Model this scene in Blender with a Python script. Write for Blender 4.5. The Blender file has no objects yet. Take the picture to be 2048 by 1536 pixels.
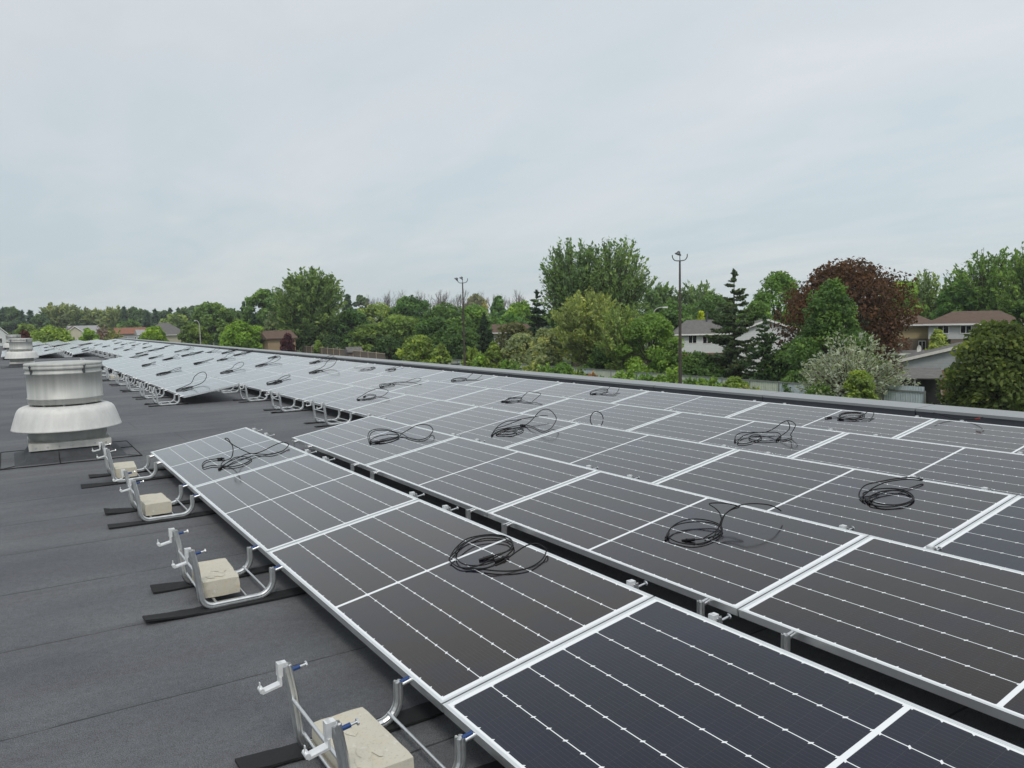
import bpy, math, random
import numpy as np
from mathutils import Vector, Matrix

C = bpy.context.scene.collection
scene = bpy.context.scene
R_ = math.radians

# ------------------------------------------------------------------ measured layout (metres)
L = 2.115            # panel pitch along a row
P = 1.4452           # row pitch
W = 0.9696           # panel width up the slope
TH = 0.17039         # panel tilt
XH, ZH = W * math.cos(TH), W * math.sin(TH)
ROW_OFF = {0: 0, 1: 0, 2: .007, 3: -.01, 4: -.023, 5: -.041}
ZR = -0.165          # roof surface
ZG = -6.30           # ground
F_PX = 1568.25
CAM = np.array([-1.1405, -2.2578, 1.2786])
YAW, PITCH, ROLL = 0.569497, 0.084499, -0.021128


def cam_axes():
    cy, sy, cp, sp = math.cos(YAW), math.sin(YAW), math.cos(PITCH), math.sin(PITCH)
    f = np.array([sy * cp, cy * cp, -sp])
    r = np.array([cy, -sy, 0.0])
    u = np.cross(r, f)
    cr, sr = math.cos(ROLL), math.sin(ROLL)
    return f, cr * r + sr * u, -sr * r + cr * u


FW, RT, UP = cam_axes()


def at(px, D):
    """ground position seen in column px of the photograph at depth D"""
    v = FW + RT * (px - 1024) / F_PX
    p = CAM + v * D
    # keep to the column along the horizon
    hy = horizon(px)
    p = CAM + (FW + RT * (px - 1024) / F_PX - UP * (hy - 768) / F_PX) * D
    return float(p[0]), float(p[1])


def horizon(px):
    a = FW[2] + RT[2] * (px - 1024) / F_PX
    return 768 + a * F_PX / UP[2]


def zat(px, py, D):
    """height of the point seen at (px, py) at depth D"""
    return float(CAM[2] + (horizon(px) - py) / F_PX * D)


def mpp(D):
    return D / F_PX


def project(p):
    v = np.array(p) - CAM
    z = v @ FW
    return 1024 + F_PX * (v @ RT) / z, 768 - F_PX * (v @ UP) / z, z


# ------------------------------------------------------------------ mesh helpers
class MB:
    def __init__(s):
        s.v, s.f, s.n, s.smooth = [], [], 0, []

    def add(s, v, f, smooth=False):
        s.v.extend([tuple(map(float, p)) for p in v])
        s.f.extend([tuple(i + s.n for i in q) for q in f])
        s.smooth.extend([smooth] * len(f))
        s.n = len(s.v)
        return s

    def box(s, x0, x1, y0, y1, z0, z1):
        v = [(x, y, z) for z in (z0, z1) for y in (y0, y1) for x in (x0, x1)]
        return s.add(v, [(0, 2, 3, 1), (4, 5, 7, 6), (0, 1, 5, 4), (2, 6, 7, 3), (0, 4, 6, 2), (1, 3, 7, 5)])

    def tube(s, pts, r, n=6, caps=True, smooth=True):
        pts = [Vector(p) for p in pts]
        rs = r if hasattr(r, '__len__') else [r] * len(pts)
        rings = []
        t0 = (pts[1] - pts[0]).normalized()
        ref = Vector((0, 0, 1)) if abs(t0.z) < .9 else Vector((1, 0, 0))
        a = t0.cross(ref).normalized()
        for i, p in enumerate(pts):
            t = (pts[min(i + 1, len(pts) - 1)] - pts[max(i - 1, 0)])
            if t.length < 1e-9:
                t = t0.copy()
            t.normalize()
            a = (a - t * a.dot(t))
            if a.length < 1e-6:
                a = t.orthogonal()
            a.normalize()
            b = t.cross(a)
            rings.append([p + (a * math.cos(2 * math.pi * k / n) + b * math.sin(2 * math.pi * k / n)) * rs[i] for k in range(n)])
        v = [q for ring in rings for q in ring]
        f = []
        for i in range(len(rings) - 1):
            for k in range(n):
                k2 = (k + 1) % n
                f.append((i * n + k, i * n + k2, (i + 1) * n + k2, (i + 1) * n + k))
        s.add(v, f, smooth)
        if caps:
            s.add(rings[0], [tuple(range(n))[::-1]])
            s.add(rings[-1], [tuple(range(n))])
        return s

    def lathe(s, prof, n=48, cx=0, cy=0, smooth=True):
        v, f = [], []
        for r, z in prof:
            for k in range(n):
                a = 2 * math.pi * k / n
                v.append((cx + r * math.cos(a), cy + r * math.sin(a), z))
        for i in range(len(prof) - 1):
            for k in range(n):
                k2 = (k + 1) % n
                f.append((i * n + k, i * n + k2, (i + 1) * n + k2, (i + 1) * n + k))
        return s.add(v, f, smooth)

    def sweep(s, prof, path, nrm, smooth=False):
        """sweep closed profile (a,b) along a planar path; nrm = plane normal (b axis)"""
        path = [Vector(p) for p in path]
        nrm = Vector(nrm)
        v, f = [], []
        m = len(prof)
        for i, p in enumerate(path):
            t = (path[min(i + 1, len(path) - 1)] - path[max(i - 1, 0)]).normalized()
            a = nrm.cross(t).normalized()
            for pa, pb in prof:
                v.append(p + a * pa + nrm * pb)
        for i in range(len(path) - 1):
            for k in range(m):
                k2 = (k + 1) % m
                f.append((i * m + k, i * m + k2, (i + 1) * m + k2, (i + 1) * m + k))
        s.add(v, f, smooth)
        return s

    def mesh(s, name, mat):
        me = bpy.data.meshes.new(name)
        me.from_pydata(s.v, [], s.f)
        me.polygons.foreach_set('use_smooth', s.smooth)
        me.materials.append(mat)
        me.update()
        return me


def tag(o, label=None, cat=None, group=None, kind=None):
    if label: o['label'] = label
    if cat: o['category'] = cat
    if group: o['group'] = group
    if kind: o['kind'] = kind
    return o


def link(name, me, parent=None, loc=None):
    o = bpy.data.objects.new(name, me)
    C.objects.link(o)
    if parent is not None: o.parent = parent
    if loc is not None: o.location = loc
    return o


def obj(name, mb, mat, parent=None, loc=None):
    return link(name, mb.mesh(name, mat), parent, loc)


def thing(name, label, cat, loc=(0, 0, 0), rz=0, group=None):
    o = link(name, None)
    o.location = loc
    o.rotation_euler = (0, 0, rz)
    o.empty_display_size = .2
    return tag(o, label, cat, group)


def copy_tree(o, parent=None):
    c = o.copy()
    C.objects.link(c)
    c.parent = parent
    for ch in list(o.children):
        copy_tree(ch, c)
    return c


ORD = ['zeroth', 'first', 'second', 'third', 'fourth', 'fifth', 'sixth', 'seventh', 'eighth', 'ninth', 'tenth', 'eleventh', 'twelfth',
       'thirteenth', 'fourteenth', 'fifteenth', 'sixteenth', 'seventeenth', 'eighteenth', 'nineteenth', 'twentieth']
TENS = {20: 'twenty', 30: 'thirty', 40: 'forty'}


def ordw(n):
    if n <= 20: return ORD[n]
    t, u = n // 10 * 10, n % 10
    return {20: 'twentieth', 30: 'thirtieth', 40: 'fortieth'}[t] if u == 0 else TENS[t] + '-' + ORD[u]


# ------------------------------------------------------------------ materials
def mat(name):
    m = bpy.data.materials.new(name)
    m.use_nodes = True
    nt = m.node_tree
    b = nt.nodes['Principled BSDF']
    return m, nt, b


class N:
    """tiny node-building helper"""
    def __init__(s, nt): s.nt = nt

    def new(s, t, **k):
        n = s.nt.nodes.new(t)
        for a, v in k.items(): setattr(n, a, v)
        return n

    def put(s, sock, v):
        if isinstance(v, bpy.types.NodeSocket): s.nt.links.new(v, sock)
        else: sock.default_value = v

    def math(s, op, a, b=0.0, c=0.0, clamp=False):
        n = s.new('ShaderNodeMath', operation=op, use_clamp=clamp)
        s.put(n.inputs[0], a); s.put(n.inputs[1], b); s.put(n.inputs[2], c)
        return n.outputs[0]

    def mix(s, f, a, b, blend='MIX'):
        n = s.new('ShaderNodeMix', data_type='RGBA', blend_type=blend)
        s.put(n.inputs[0], f)
        s.put(n.inputs[6], a if isinstance(a, bpy.types.NodeSocket) else (*a[:3], 1))
        s.put(n.inputs[7], b if isinstance(b, bpy.types.NodeSocket) else (*b[:3], 1))
        return n.outputs[2]

    def noise(s, vec, scale, detail=4, rough=.55, dist=0):
        n = s.new('ShaderNodeTexNoise')
        if vec is not None: s.put(n.inputs['Vector'], vec)
        n.inputs['Scale'].default_value = scale
        n.inputs['Detail'].default_value = detail
        n.inputs['Roughness'].default_value = rough
        n.inputs['Distortion'].default_value = dist
        return n.outputs['Fac']

    def ramp(s, f, p0, p1, v0=0.0, v1=1.0):
        n = s.new('ShaderNodeMapRange')
        n.clamp = True
        s.put(n.inputs[0], f)
        for i, v in enumerate((p0, p1, v0, v1)): s.put(n.inputs[i + 1], v)
        return n.outputs[0]

    def coord(s, kind='Object'):
        return s.new('ShaderNodeTexCoord').outputs[kind]

    def sep(s, v):
        n = s.new('ShaderNodeSeparateXYZ'); s.put(n.inputs[0], v)
        return n.outputs

    def mapping(s, v, scale=(1, 1, 1), loc=(0, 0, 0), rot=(0, 0, 0)):
        n = s.new('ShaderNodeMapping'); s.put(n.inputs[0], v)
        n.inputs['Scale'].default_value = scale
        n.inputs['Location'].default_value = loc
        n.inputs['Rotation'].default_value = rot
        return n.outputs[0]

    def bump(s, h, strength=.3, dist=.01):
        n = s.new('ShaderNodeBump')
        n.inputs['Strength'].default_value = strength
        n.inputs['Distance'].default_value = dist
        s.put(n.inputs['Height'], h)
        return n.outputs[0]


def plain(name, col, rough=.6, metal=0.0, var=.15, scale=6, bump=0.0, spec=.5):
    m, nt, b = mat(name)
    n = N(nt)
    f = n.noise(n.coord(), scale, 6, .6)
    k = n.ramp(f, .3, .7, 1 - var, 1 + var)
    mul = n.new('ShaderNodeVectorMath', operation='SCALE')
    mul.inputs[0].default_value = col
    nt.links.new(k, mul.inputs['Scale'])
    nt.links.new(mul.outputs[0], b.inputs['Base Color'])
    nt.links.new(n.ramp(f, .3, .7, rough * .85, min(1, rough * 1.15)), b.inputs['Roughness'])
    b.inputs['Metallic'].default_value = metal
    b.inputs['Specular IOR Level'].default_value = spec
    if bump: nt.links.new(n.bump(f, bump, .01), b.inputs['Normal'])
    return m


M = {}
M['alu'] = plain('mill_aluminium', (.74, .75, .75), .38, 1.0, .08, 30)
M['clamp'] = plain('bright_clamp_aluminium', (.86, .87, .87), .5, .7, .05, 30)
M['frame'] = plain('anodised_frame', (.86, .88, .88), .34, .95, .04, 8)
M['steel_bolt'] = plain('zinc_bolt', (.62, .63, .64), .3, 1.0, .1, 40)
M['blue'] = plain('blue_sleeve', (.008, .045, .17), .45, 0, .1, 40)
M['rubber'] = plain('black_rubber', (.018, .019, .02), .8, 0, .3, 25, .25, .3)
M['cable'] = plain('cable_jacket', (.006, .006, .007), .5, 0, .1, 30, 0, .3)
M['redtip'] = plain('red_tape', (.4, .03, .02), .5)
M['white_paint'] = plain('white_paint', (.72, .73, .72), .5, 0, .06, 2)
M['trim'] = plain('white_trim', (.78, .78, .77), .5, 0, .04, 2)
M['dark_glass'] = plain('window_glass', (.012, .014, .016), .06, 0, .2, 1, 0, .7)
M['pole'] = plain('rusty_pole', (.07, .055, .045), .6, .2, .35, 3)
M['lamp_grey'] = plain('lamp_housing', (.10, .105, .11), .4, .5, .15, 5)
M['galv_pole'] = plain('galvanised_pole', (.42, .42, .38), .5, .4, .1, 3)
M['bark'] = plain('bark', (.085, .068, .052), .9, 0, .35, 4, .5)
M['pale_bark'] = plain('pale_bark', (.24, .22, .18), .9, 0, .3, 4, .4)
M['twig'] = plain('grey_twigs', (.19, .165, .15), .9, 0, .25, 2)
M['fascia'] = plain('fascia_board', (.62, .60, .55), .6, 0, .08, 3)
M['canopy_shade'] = plain('canopy_shade_black', (.02, .02, .02), .9)  # near-black colour that paints the shade under the patio canopy


def mat_cells():
    m, nt, b = mat('monocrystalline_cells')
    n = N(nt)
    x, y, z = n.sep(n.coord())
    Wc, Lc = W - .030, L - .008 - .068
    cw = (Wc - .010) / 6
    hw = (Lc / 2 - .010) / 12
    # distance to string gaps (lines along the row)
    u = n.math('SUBTRACT', x, W / 2)
    au = n.math('ABSOLUTE', n.math('SUBTRACT', n.math('FRACT', n.math('ADD', n.math('DIVIDE', u, cw), 100.5)), .5))
    d_str = n.math('MULTIPLY', au, cw)
    # distance to half-cell boundaries
    ay = n.math('ABSOLUTE', y)
    v = n.math('SUBTRACT', ay, .010)
    fv = n.math('SUBTRACT', n.math('FRACT', n.math('ADD', n.math('DIVIDE', v, hw), 100.5)), .5)
    d_cell = n.math('MULTIPLY', n.math('ABSOLUTE', fv), hw)
    gap = n.math('LESS_THAN', d_str, .0016)
    # slanted little notches at cell corners
    sx = n.math('SUBTRACT', n.math('FRACT', n.math('ADD', n.math('DIVIDE', u, cw), 100.5)), .5)
    skew = n.math('ADD', n.math('MULTIPLY', fv, hw), n.math('MULTIPLY', n.math('MULTIPLY', sx, cw), .55))
    notch = n.math('LESS_THAN', n.math('ADD', n.math('ABSOLUTE', skew), n.math('MULTIPLY', d_str, .75)), .0062)
    mid = n.math('LESS_THAN', ay, .0095)
    edge_x = n.math('GREATER_THAN', n.math('ABSOLUTE', u), Wc / 2 - .005)
    edge_y = n.math('GREATER_THAN', ay, Lc / 2 + .001)
    white = gap
    for s in (notch, mid, edge_x, edge_y): white = n.math('MAXIMUM', white, s)
    # busbars along the row, thin gaps between half cells
    bb = n.math('ABSOLUTE', n.math('SUBTRACT', n.math('FRACT', n.math('ADD', n.math('DIVIDE', u, cw / 10), 100.0)), .5))
    bus = n.math('LESS_THAN', n.math('MULTIPLY', bb, cw / 10), .00042)
    hg = n.math('LESS_THAN', d_cell, .0006)
    info = n.new('ShaderNodeObjectInfo')
    tone = info.outputs['Color']
    cloud = n.noise(n.coord(), 2.2, 3, .6)
    tone = n.mix(n.ramp(cloud, .45, .75, 0, .7), tone, (.005, .009, .030))
    dust = n.ramp(n.noise(n.coord(), 5, 8, .75), .45, .80, 0, .13)
    tone = n.mix(dust, tone, (.050, .049, .046))
    c = n.mix(n.math('MULTIPLY', hg, .5), tone, (.045, .046, .05))
    c = n.mix(n.math('MULTIPLY', bus, .7), c, (.050, .052, .060))
    c = n.mix(white, c, (.80, .83, .85))
    nt.links.new(c, b.inputs['Base Color'])
    r = n.ramp(n.noise(n.coord(), 3, 4, .6), .3, .7, .10, .19)
    nt.links.new(r, b.inputs['Roughness'])
    b.inputs['IOR'].default_value = 1.24
    b.inputs['Specular Tint'].default_value = (1.0, .86, .70, 1)
    b.inputs['Coat Weight'].default_value = 1.0
    b.inputs['Coat IOR'].default_value = 1.30
    b.inputs['Coat Roughness'].default_value = .10
    b.inputs['Specular IOR Level'].default_value = .5
    return m


M['cells'] = mat_cells()


def mat_roof():
    m, nt, b = mat('granulated_roof_membrane')
    n = N(nt)
    co = n.coord()
    x, y, z = n.sep(co)
    big = n.noise(n.mapping(co, (.6, 1.1, 1)), .9, 5, .6)
    streak = n.noise(n.mapping(co, (.35, 3.2, 1)), 1.6, 5, .62)
    gran = n.noise(co, 260, 2, .7)
    mid = n.noise(co, 38, 4, .7)
    base = n.mix(n.ramp(big, .3, .7), (.078, .083, .092), (.143, .148, .154))
    base = n.mix(n.ramp(streak, .42, .66, 0, .6), base, (.088, .087, .097))
    k = n.math('ADD', n.ramp(gran, .3, .7, .30, 1.75), n.ramp(mid, .3, .7, -.16, .16))
    sc = n.new('ShaderNodeVectorMath', operation='SCALE')
    nt.links.new(base, sc.inputs[0]); nt.links.new(k, sc.inputs['Scale'])
    col = sc.outputs[0]
    # lap seams across the rows, slightly wavy, every 0.89 m
    wob = n.math('MULTIPLY', n.math('SUBTRACT', n.noise(n.mapping(co, (1, .12, 1)), 2.2, 3), .5), .035)
    yy = n.math('ADD', n.math('ADD', y, wob), 100 * .89 - .945)
    fr = n.math('MULTIPLY', n.math('FRACT', n.math('DIVIDE', yy, .89)), .89)
    line = n.math('LESS_THAN', fr, n.ramp(n.noise(n.mapping(co, (2, .2, 1)), 3, 3), .35, .65, .002, .011))
    soft = n.ramp(fr, 0, .05, .86, 1.0)
    col2 = n.new('ShaderNodeVectorMath', operation='SCALE')
    nt.links.new(col, col2.inputs[0]); nt.links.new(soft, col2.inputs['Scale'])
    col = n.mix(n.math('MULTIPLY', line, .75), col2.outputs[0], (.018, .018, .02))
    # end laps of the rolls
    xx = n.math('ADD', x, n.math('MULTIPLY', n.math('FLOOR', n.math('DIVIDE', yy, .89)), 3.73))
    fx = n.math('MULTIPLY', n.math('FRACT', n.math('DIVIDE', n.math('ADD', xx, 200.0), 7.1)), 7.1)
    col = n.mix(n.math('MULTIPLY', n.math('LESS_THAN', fx, .007), .6), col, (.02, .02, .022))
    # pale specks
    vor = n.new('ShaderNodeTexVoronoi'); vor.inputs['Scale'].default_value = 2.3
    nt.links.new(co, vor.inputs['Vector'])
    col = n.mix(n.math('LESS_THAN', vor.outputs['Distance'], .012), col, (.55, .54, .5))
    nt.links.new(col, b.inputs['Base Color'])
    b.inputs['Roughness'].default_value = .82
    b.inputs['Specular IOR Level'].default_value = .35
    nt.links.new(n.bump(n.math('ADD', gran, n.math('MULTIPLY', mid, .6)), .45, .004), b.inputs['Normal'])
    return m


M['roof'] = mat_roof()


def mat_block():
    m, nt, b = mat('weathered_concrete_block')
    n = N(nt)
    co = n.coord()
    f = n.noise(co, 9, 6, .65)
    g = n.noise(n.mapping(co, (1, .35, 1)), 16, 5, .6, 1.2)
    c = n.mix(f, (.46, .43, .345), (.57, .545, .46))
    c = n.mix(n.ramp(g, .52, .66, 0, .4), c, (.54, .44, .30))
    c = n.mix(n.ramp(n.noise(co, 22, 4, .6), .60, .68, 0, .7), c, (.62, .60, .55))
    pits = n.ramp(n.noise(co, 120, 2, .6), .3, .42, .8, 1)
    sc = n.new('ShaderNodeVectorMath', operation='SCALE')
    nt.links.new(c, sc.inputs[0]); nt.links.new(pits, sc.inputs['Scale'])
    nt.links.new(sc.outputs[0], b.inputs['Base Color'])
    b.inputs['Roughness'].default_value = .9
    nt.links.new(n.bump(n.noise(co, 90, 5, .7), .25, .003), b.inputs['Normal'])
    return m


M['block'] = mat_block()


def mat_galv(name, a, c, metal, rough):
    m, nt, b = mat(name)
    n = N(nt)
    co = n.coord()
    st = n.noise(n.mapping(co, (9, 9, .35)), 1.6, 4, .6)
    fine = n.noise(co, 30, 5, .6)
    col = n.mix(n.ramp(st, .3, .7), a, c)
    col = n.mix(n.ramp(fine, .5, .8, 0, .25), col, (.45, .45, .43))
    nt.links.new(col, b.inputs['Base Color'])
    b.inputs['Metallic'].default_value = metal
    nt.links.new(n.ramp(st, .3, .7, rough * .8, rough * 1.2), b.inputs['Roughness'])
    return m


M['galv'] = mat_galv('streaked_galvanised_steel', (.40, .41, .385), (.56, .565, .54), .3, .6)
M['spun'] = mat_galv('spun_aluminium', (.56, .56, .54), (.68, .68, .655), .12, .6)
M['neck'] = mat_galv('dull_sheet_metal', (.34, .36, .34), (.46, .47, .45), .5, .55)
M['curbcap'] = mat_galv('weathered_curb_metal', (.50, .50, .46), (.66, .65, .61), .4, .55)
M['membrane'] = M['roof']


def mat_parapet(name, c0, c1, rough, metal):
    m, nt, b = mat(name)
    n = N(nt)
    co = n.coord()
    f = n.noise(n.mapping(co, (1, .5, 2)), 3, 5, .6)
    nt.links.new(n.mix(f, c0, c1), b.inputs['Base Color'])
    b.inputs['Roughness'].default_value = rough
    b.inputs['Metallic'].default_value = metal
    return m


M['coping'] = mat_parapet('grey_coping_metal', (.24, .255, .26), (.31, .325, .33), .45, .1)
M['flashing'] = mat_parapet('dark_flashing', (.058, .062, .074), (.078, .082, .095), .36, 0)


def mat_leaf():
    m, nt, b = mat('foliage')
    n = N(nt)
    info = n.new('ShaderNodeObjectInfo')
    at_ = n.new('ShaderNodeAttribute', attribute_name='tint')
    t = at_.outputs['Fac']
    base = info.outputs['Color']
    warm = n.mix(1.0, base, (1.35, 1.12, .75), 'MULTIPLY')
    col = n.mix(n.math('MULTIPLY', n.ramp(t, .5, 1.0, 0, .8), info.outputs['Alpha']), base, warm)
    sc = n.new('ShaderNodeVectorMath', operation='SCALE')
    nt.links.new(col, sc.inputs[0])
    nt.links.new(n.ramp(t, 0, 1, 1.05, 2.9), sc.inputs['Scale'])
    col = sc.outputs[0]
    nt.links.new(col, b.inputs['Base Color'])
    b.inputs['Roughness'].default_value = .6
    b.inputs['Specular IOR Level'].default_value = .25
    tr = n.new('ShaderNodeBsdfTranslucent')
    c2 = n.mix(1.0, col, (1.25, 1.3, .6), 'MULTIPLY')
    nt.links.new(c2, tr.inputs['Color'])
    mx = n.new('ShaderNodeMixShader')
    mx.inputs[0].default_value = .42
    nt.links.new(b.outputs[0], mx.inputs[1]); nt.links.new(tr.outputs[0], mx.inputs[2])
    nt.links.new(mx.outputs[0], nt.nodes['Material Output'].inputs[0])
    return m


M['leaf'] = mat_leaf()


def mat_boards(name, col, pitch, axis=2, var=.08, dark=.6, rough=.6):
    """siding, shingles, corrugation: a narrow darker joint every pitch metres"""
    m, nt, b = mat(name)
    n = N(nt)
    co = n.coord()
    s = n.sep(co)[axis]
    fr = n.math('FRACT', n.math('ADD', n.math('DIVIDE', s, pitch), 200.0))
    f = n.noise(co, 2.5, 5, .6)
    k = n.math('MULTIPLY', n.ramp(f, .3, .7, 1 - var, 1 + var), n.ramp(fr, 0, .16, dark, 1))
    sc = n.new('ShaderNodeVectorMath', operation='SCALE')
    sc.inputs[0].default_value = col
    nt.links.new(k, sc.inputs['Scale'])
    nt.links.new(sc.outputs[0], b.inputs['Base Color'])
    b.inputs['Roughness'].default_value = rough
    return m


def mat_brick(name, c1, c2, mortar):
    m, nt, b = mat(name)
    n = N(nt)
    br = n.new('ShaderNodeTexBrick')
    nt.links.new(n.mapping(n.coord(), (1, 1, 1), (0, 0, 0), (R_(90), 0, 0)), br.inputs['Vector'])
    br.inputs['Color1'].default_value = (*c1, 1)
    br.inputs['Color2'].default_value = (*c2, 1)
    br.inputs['Mortar'].default_value = (*mortar, 1)
    br.inputs['Scale'].default_value = 1
    br.inputs['Brick Width'].default_value = .24
    br.inputs['Row Height'].default_value = .08
    br.inputs['Mortar Size'].default_value = .008
    nt.links.new(br.outputs[0], b.inputs['Base Color'])
    b.inputs['Roughness'].default_value = .9
    return m


M['siding_white'] = mat_boards('white_siding', (.66, .68, .69), .22, 2, .05, .75)
M['siding_grey'] = mat_boards('grey_siding', (.33, .35, .36), .22, 2, .08, .75)
M['siding_light'] = mat_boards('pale_grey_siding', (.52, .54, .55), .2, 2, .05, .8)
M['siding_yellow'] = mat_boards('tan_siding', (.42, .34, .19), .2, 2, .05, .8)
M['stucco_cream'] = plain('cream_stucco', (.52, .48, .37), .9, 0, .08, 1)
M['stucco_brown'] = plain('brown_brick_wall', (.17, .14, .11), .9, 0, .15, 5)
M['brick_red'] = mat_brick('red_brick', (.28, .11, .06), (.22, .085, .05), (.3, .26, .22))
M['brick_tan'] = mat_brick('tan_brick', (.36, .26, .155), (.30, .21, .12), (.36, .30, .22))
M['shingle_grey'] = mat_boards('grey_shingles', (.135, .13, .125), .14, 2, .2, .8, .9)
M['shingle_brown'] = mat_boards('brown_shingles', (.115, .075, .055), .14, 2, .2, .8, .9)
M['shingle_red'] = mat_boards('red_shingles', (.24, .105, .065), .14, 2, .2, .8, .9)
M['shingle_pale'] = mat_boards('pale_shingles', (.30, .30, .30), .14, 2, .15, .85, .9)
M['corrug'] = mat_boards('corrugated_metal_sheet', (.55, .60, .50), .19, 1, .12, .5, .5)
M['corrug_blue'] = mat_boards('bluish_corrugated_sheet', (.52, .60, .63), .19, 1, .10, .6, .5)
M['fence_post'] = plain('fence_post', (.20, .22, .20), .6, 0, .15, 3)
M['fence_wood'] = mat_boards('weathered_fence_board', (.165, .13, .095), .14, 1, .25, .6, .9)
M['post_wood'] = plain('fence_timber', (.38, .32, .24), .9, 0, .2, 3)


def mat_ground():
    m, nt, b = mat('lawn')
    n = N(nt)
    co = n.coord()
    f = n.noise(co, .08, 6, .6)
    g = n.noise(co, 3, 5, .7)
    c = n.mix(f, (.045, .07, .02), (.085, .11, .035))
    c = n.mix(n.ramp(g, .5, .8, 0, .4), c, (.10, .095, .055))
    nt.links.new(c, b.inputs['Base Color'])
    b.inputs['Roughness'].default_value = .95
    return m


M['lawn'] = mat_ground()
M['asphalt'] = plain('asphalt', (.05, .05, .052), .9, 0, .2, 1.5)
M['wall_brick'] = mat_brick('school_brick', (.30, .17, .11), (.25, .14, .09), (.34, .31, .27))

# ------------------------------------------------------------------ setting: ground, roof
g = MB()
g.add([(-1500, -1500, ZG), (1500, -1500, ZG), (1500, 1500, ZG), (-1500, 1500, ZG)], [(0, 1, 2, 3)])
tag(obj('ground', g, M['lawn']), 'flat green lawn of the neighbourhood beyond the flat roof', None, None, 'structure')
g = MB()
g.add([(7.7, -30, ZG + .01), (47, -30, ZG + .01), (47, 140, ZG + .01), (7.7, 140, ZG + .01)], [(0, 1, 2, 3)])
tag(obj('parking_lot', g, M['asphalt']), 'asphalt yard between the flat roof and the metal fence', None, None, 'structure')

X_PAR0, X_PAR1 = 7.10, 7.46
Y_NEAR, Y_FAR = -14.0, 75.6
g = MB()
g.box(-30, X_PAR1 - .02, Y_NEAR, Y_FAR, ZG, ZR)
tag(obj('flat_roof', g, M['roof']), 'dark grey granulated flat roof under the solar array', None, None, 'structure')

par = thing('parapet', 'low roof edge parapet with grey metal coping beyond the solar panels', 'parapet', (0, 0, 0))
ZP = 0.205
fl = MB(); cp = MB()
y = Y_NEAR
joints = [0.45 + 2.05 * k for k in range(-7, 37)]
ys = [j for j in joints if Y_NEAR < j < Y_FAR]
ys = [Y_NEAR] + ys + [Y_FAR]
for a, b_ in zip(ys[:-1], ys[1:]):
    a2, b2 = a + .006, b_ - .006
    fl.box(X_PAR0, X_PAR0 + .05, a2, b2, ZR, ZP - .012)
    # coping: sloping slightly to the roof
    cp.add([(X_PAR0 - .012, a2, ZP - .03), (X_PAR1 + .02, a2, ZP - .03), (X_PAR1 + .02, a2, ZP + .012), (X_PAR0 - .012, a2, ZP),
            (X_PAR0 - .012, b2, ZP - .03), (X_PAR1 + .02, b2, ZP - .03), (X_PAR1 + .02, b2, ZP + .012), (X_PAR0 - .012, b2, ZP)],
           [(0, 1, 2, 3), (7, 6, 5, 4), (3, 2, 6, 7), (0, 3, 7, 4), (1, 5, 6, 2), (0, 4, 5, 1)])
core = MB()
core.box(X_PAR0 + .052, X_PAR1 - .004, Y_NEAR, Y_FAR, ZR, ZP - .032)
obj('masonry', core, M['flashing'], par)
obj('flashing', fl, M['flashing'], par)
obj('coping', cp, M['coping'], par)

# ------------------------------------------------------------------ solar panels
LP = L - .008
fr = MB()
t, dpt = .0115, .035
fr.box(0, t, -LP / 2, LP / 2, -dpt, 0)
fr.box(W - t, W, -LP / 2, LP / 2, -dpt, 0)
fr.box(t, W - t, -LP / 2, -LP / 2 + t, -dpt, -.0004)
fr.box(t, W - t, LP / 2 - t, LP / 2, -dpt, -.0004)
FRAME = fr.mesh('panel_frame', M['frame'])
cs = MB()
cs.box(t + .0002, W - t - .0002, -LP / 2 + t + .0002, LP / 2 - t - .0002, -.008, -.0018)
CELLS = cs.mesh('cell_sheet', M['cells'])

ROW_NAME = {5: 'the row beside the parapet', 4: 'the second row from the parapet', 3: 'the third row from the parapet',
            2: 'the fourth row from the parapet', 1: 'the fifth row from the parapet', 0: 'the sixth row from the parapet'}
ROWS = {5: [(-4, 35)], 4: [(-4, 35)], 3: [(-4, 27), (29, 35)], 2: [(-4, 3), (6, 14), (19, 27), (29, 35)],
        1: [(-4, 3), (19, 27), (29, 35)], 0: [(19, 24), (29, 35)]}


def in_view(pts, margin=0):
    ok = False
    for p in pts:
        x, y_, z_ = project(p)
        if z_ > .15 and -margin < x < 2048 + margin and -margin < y_ < 1536 + margin:
            ok = True
    return ok


proto = thing('solar_panel', 'x', 'solar panel', group='tilted solar panels on the roof')
link('frame', FRAME, proto); link('cell_sheet', CELLS, proto)
panel_index = {}
first = True
for k in (5, 4, 3, 2, 1, 0):
    cnt = 0
    for a, b_ in ROWS[k]:
        for s in range(a, b_):
            x0, y0 = (k - 1) * P, ROW_OFF[k] + (s + .5) * L
            pts = [(x0 + i / 6 * XH, y0 + j * L / 12, i / 6 * ZH) for i in range(7) for j in range(-6, 7)]
            seen = in_view(pts)
            if not seen and (s > 20 or not in_view([(q_[0], q_[1] + L, q_[2]) for q_ in pts])):
                continue
            if seen:
                cnt += 1
                panel_index[(k, s)] = cnt
            r = proto if first else copy_tree(proto)
            first = False
            r.location = (x0, y0, 0)
            r.rotation_euler = (0, -TH, 0)
            rp = random.Random(k * 97 + s)
            nv = 1.0 if (k, s) in ((1, -1), (1, -2), (3, -1), (4, -2), (2, -2)) else rp.random() * .45
            ca, cb = (.0180, .0120, .0070), (.0022, .0062, .0180)
            for ch in r.children:
                ch.color = (*[ca[i] * (1 - nv) + cb[i] * nv for i in range(3)], 1)
            r['label'] = ('solar panel, %s from the camera end in %s' % (ordw(cnt), ROW_NAME[k])) if seen else 'solar panel out of frame at near end of %s' % ROW_NAME[k]

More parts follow.
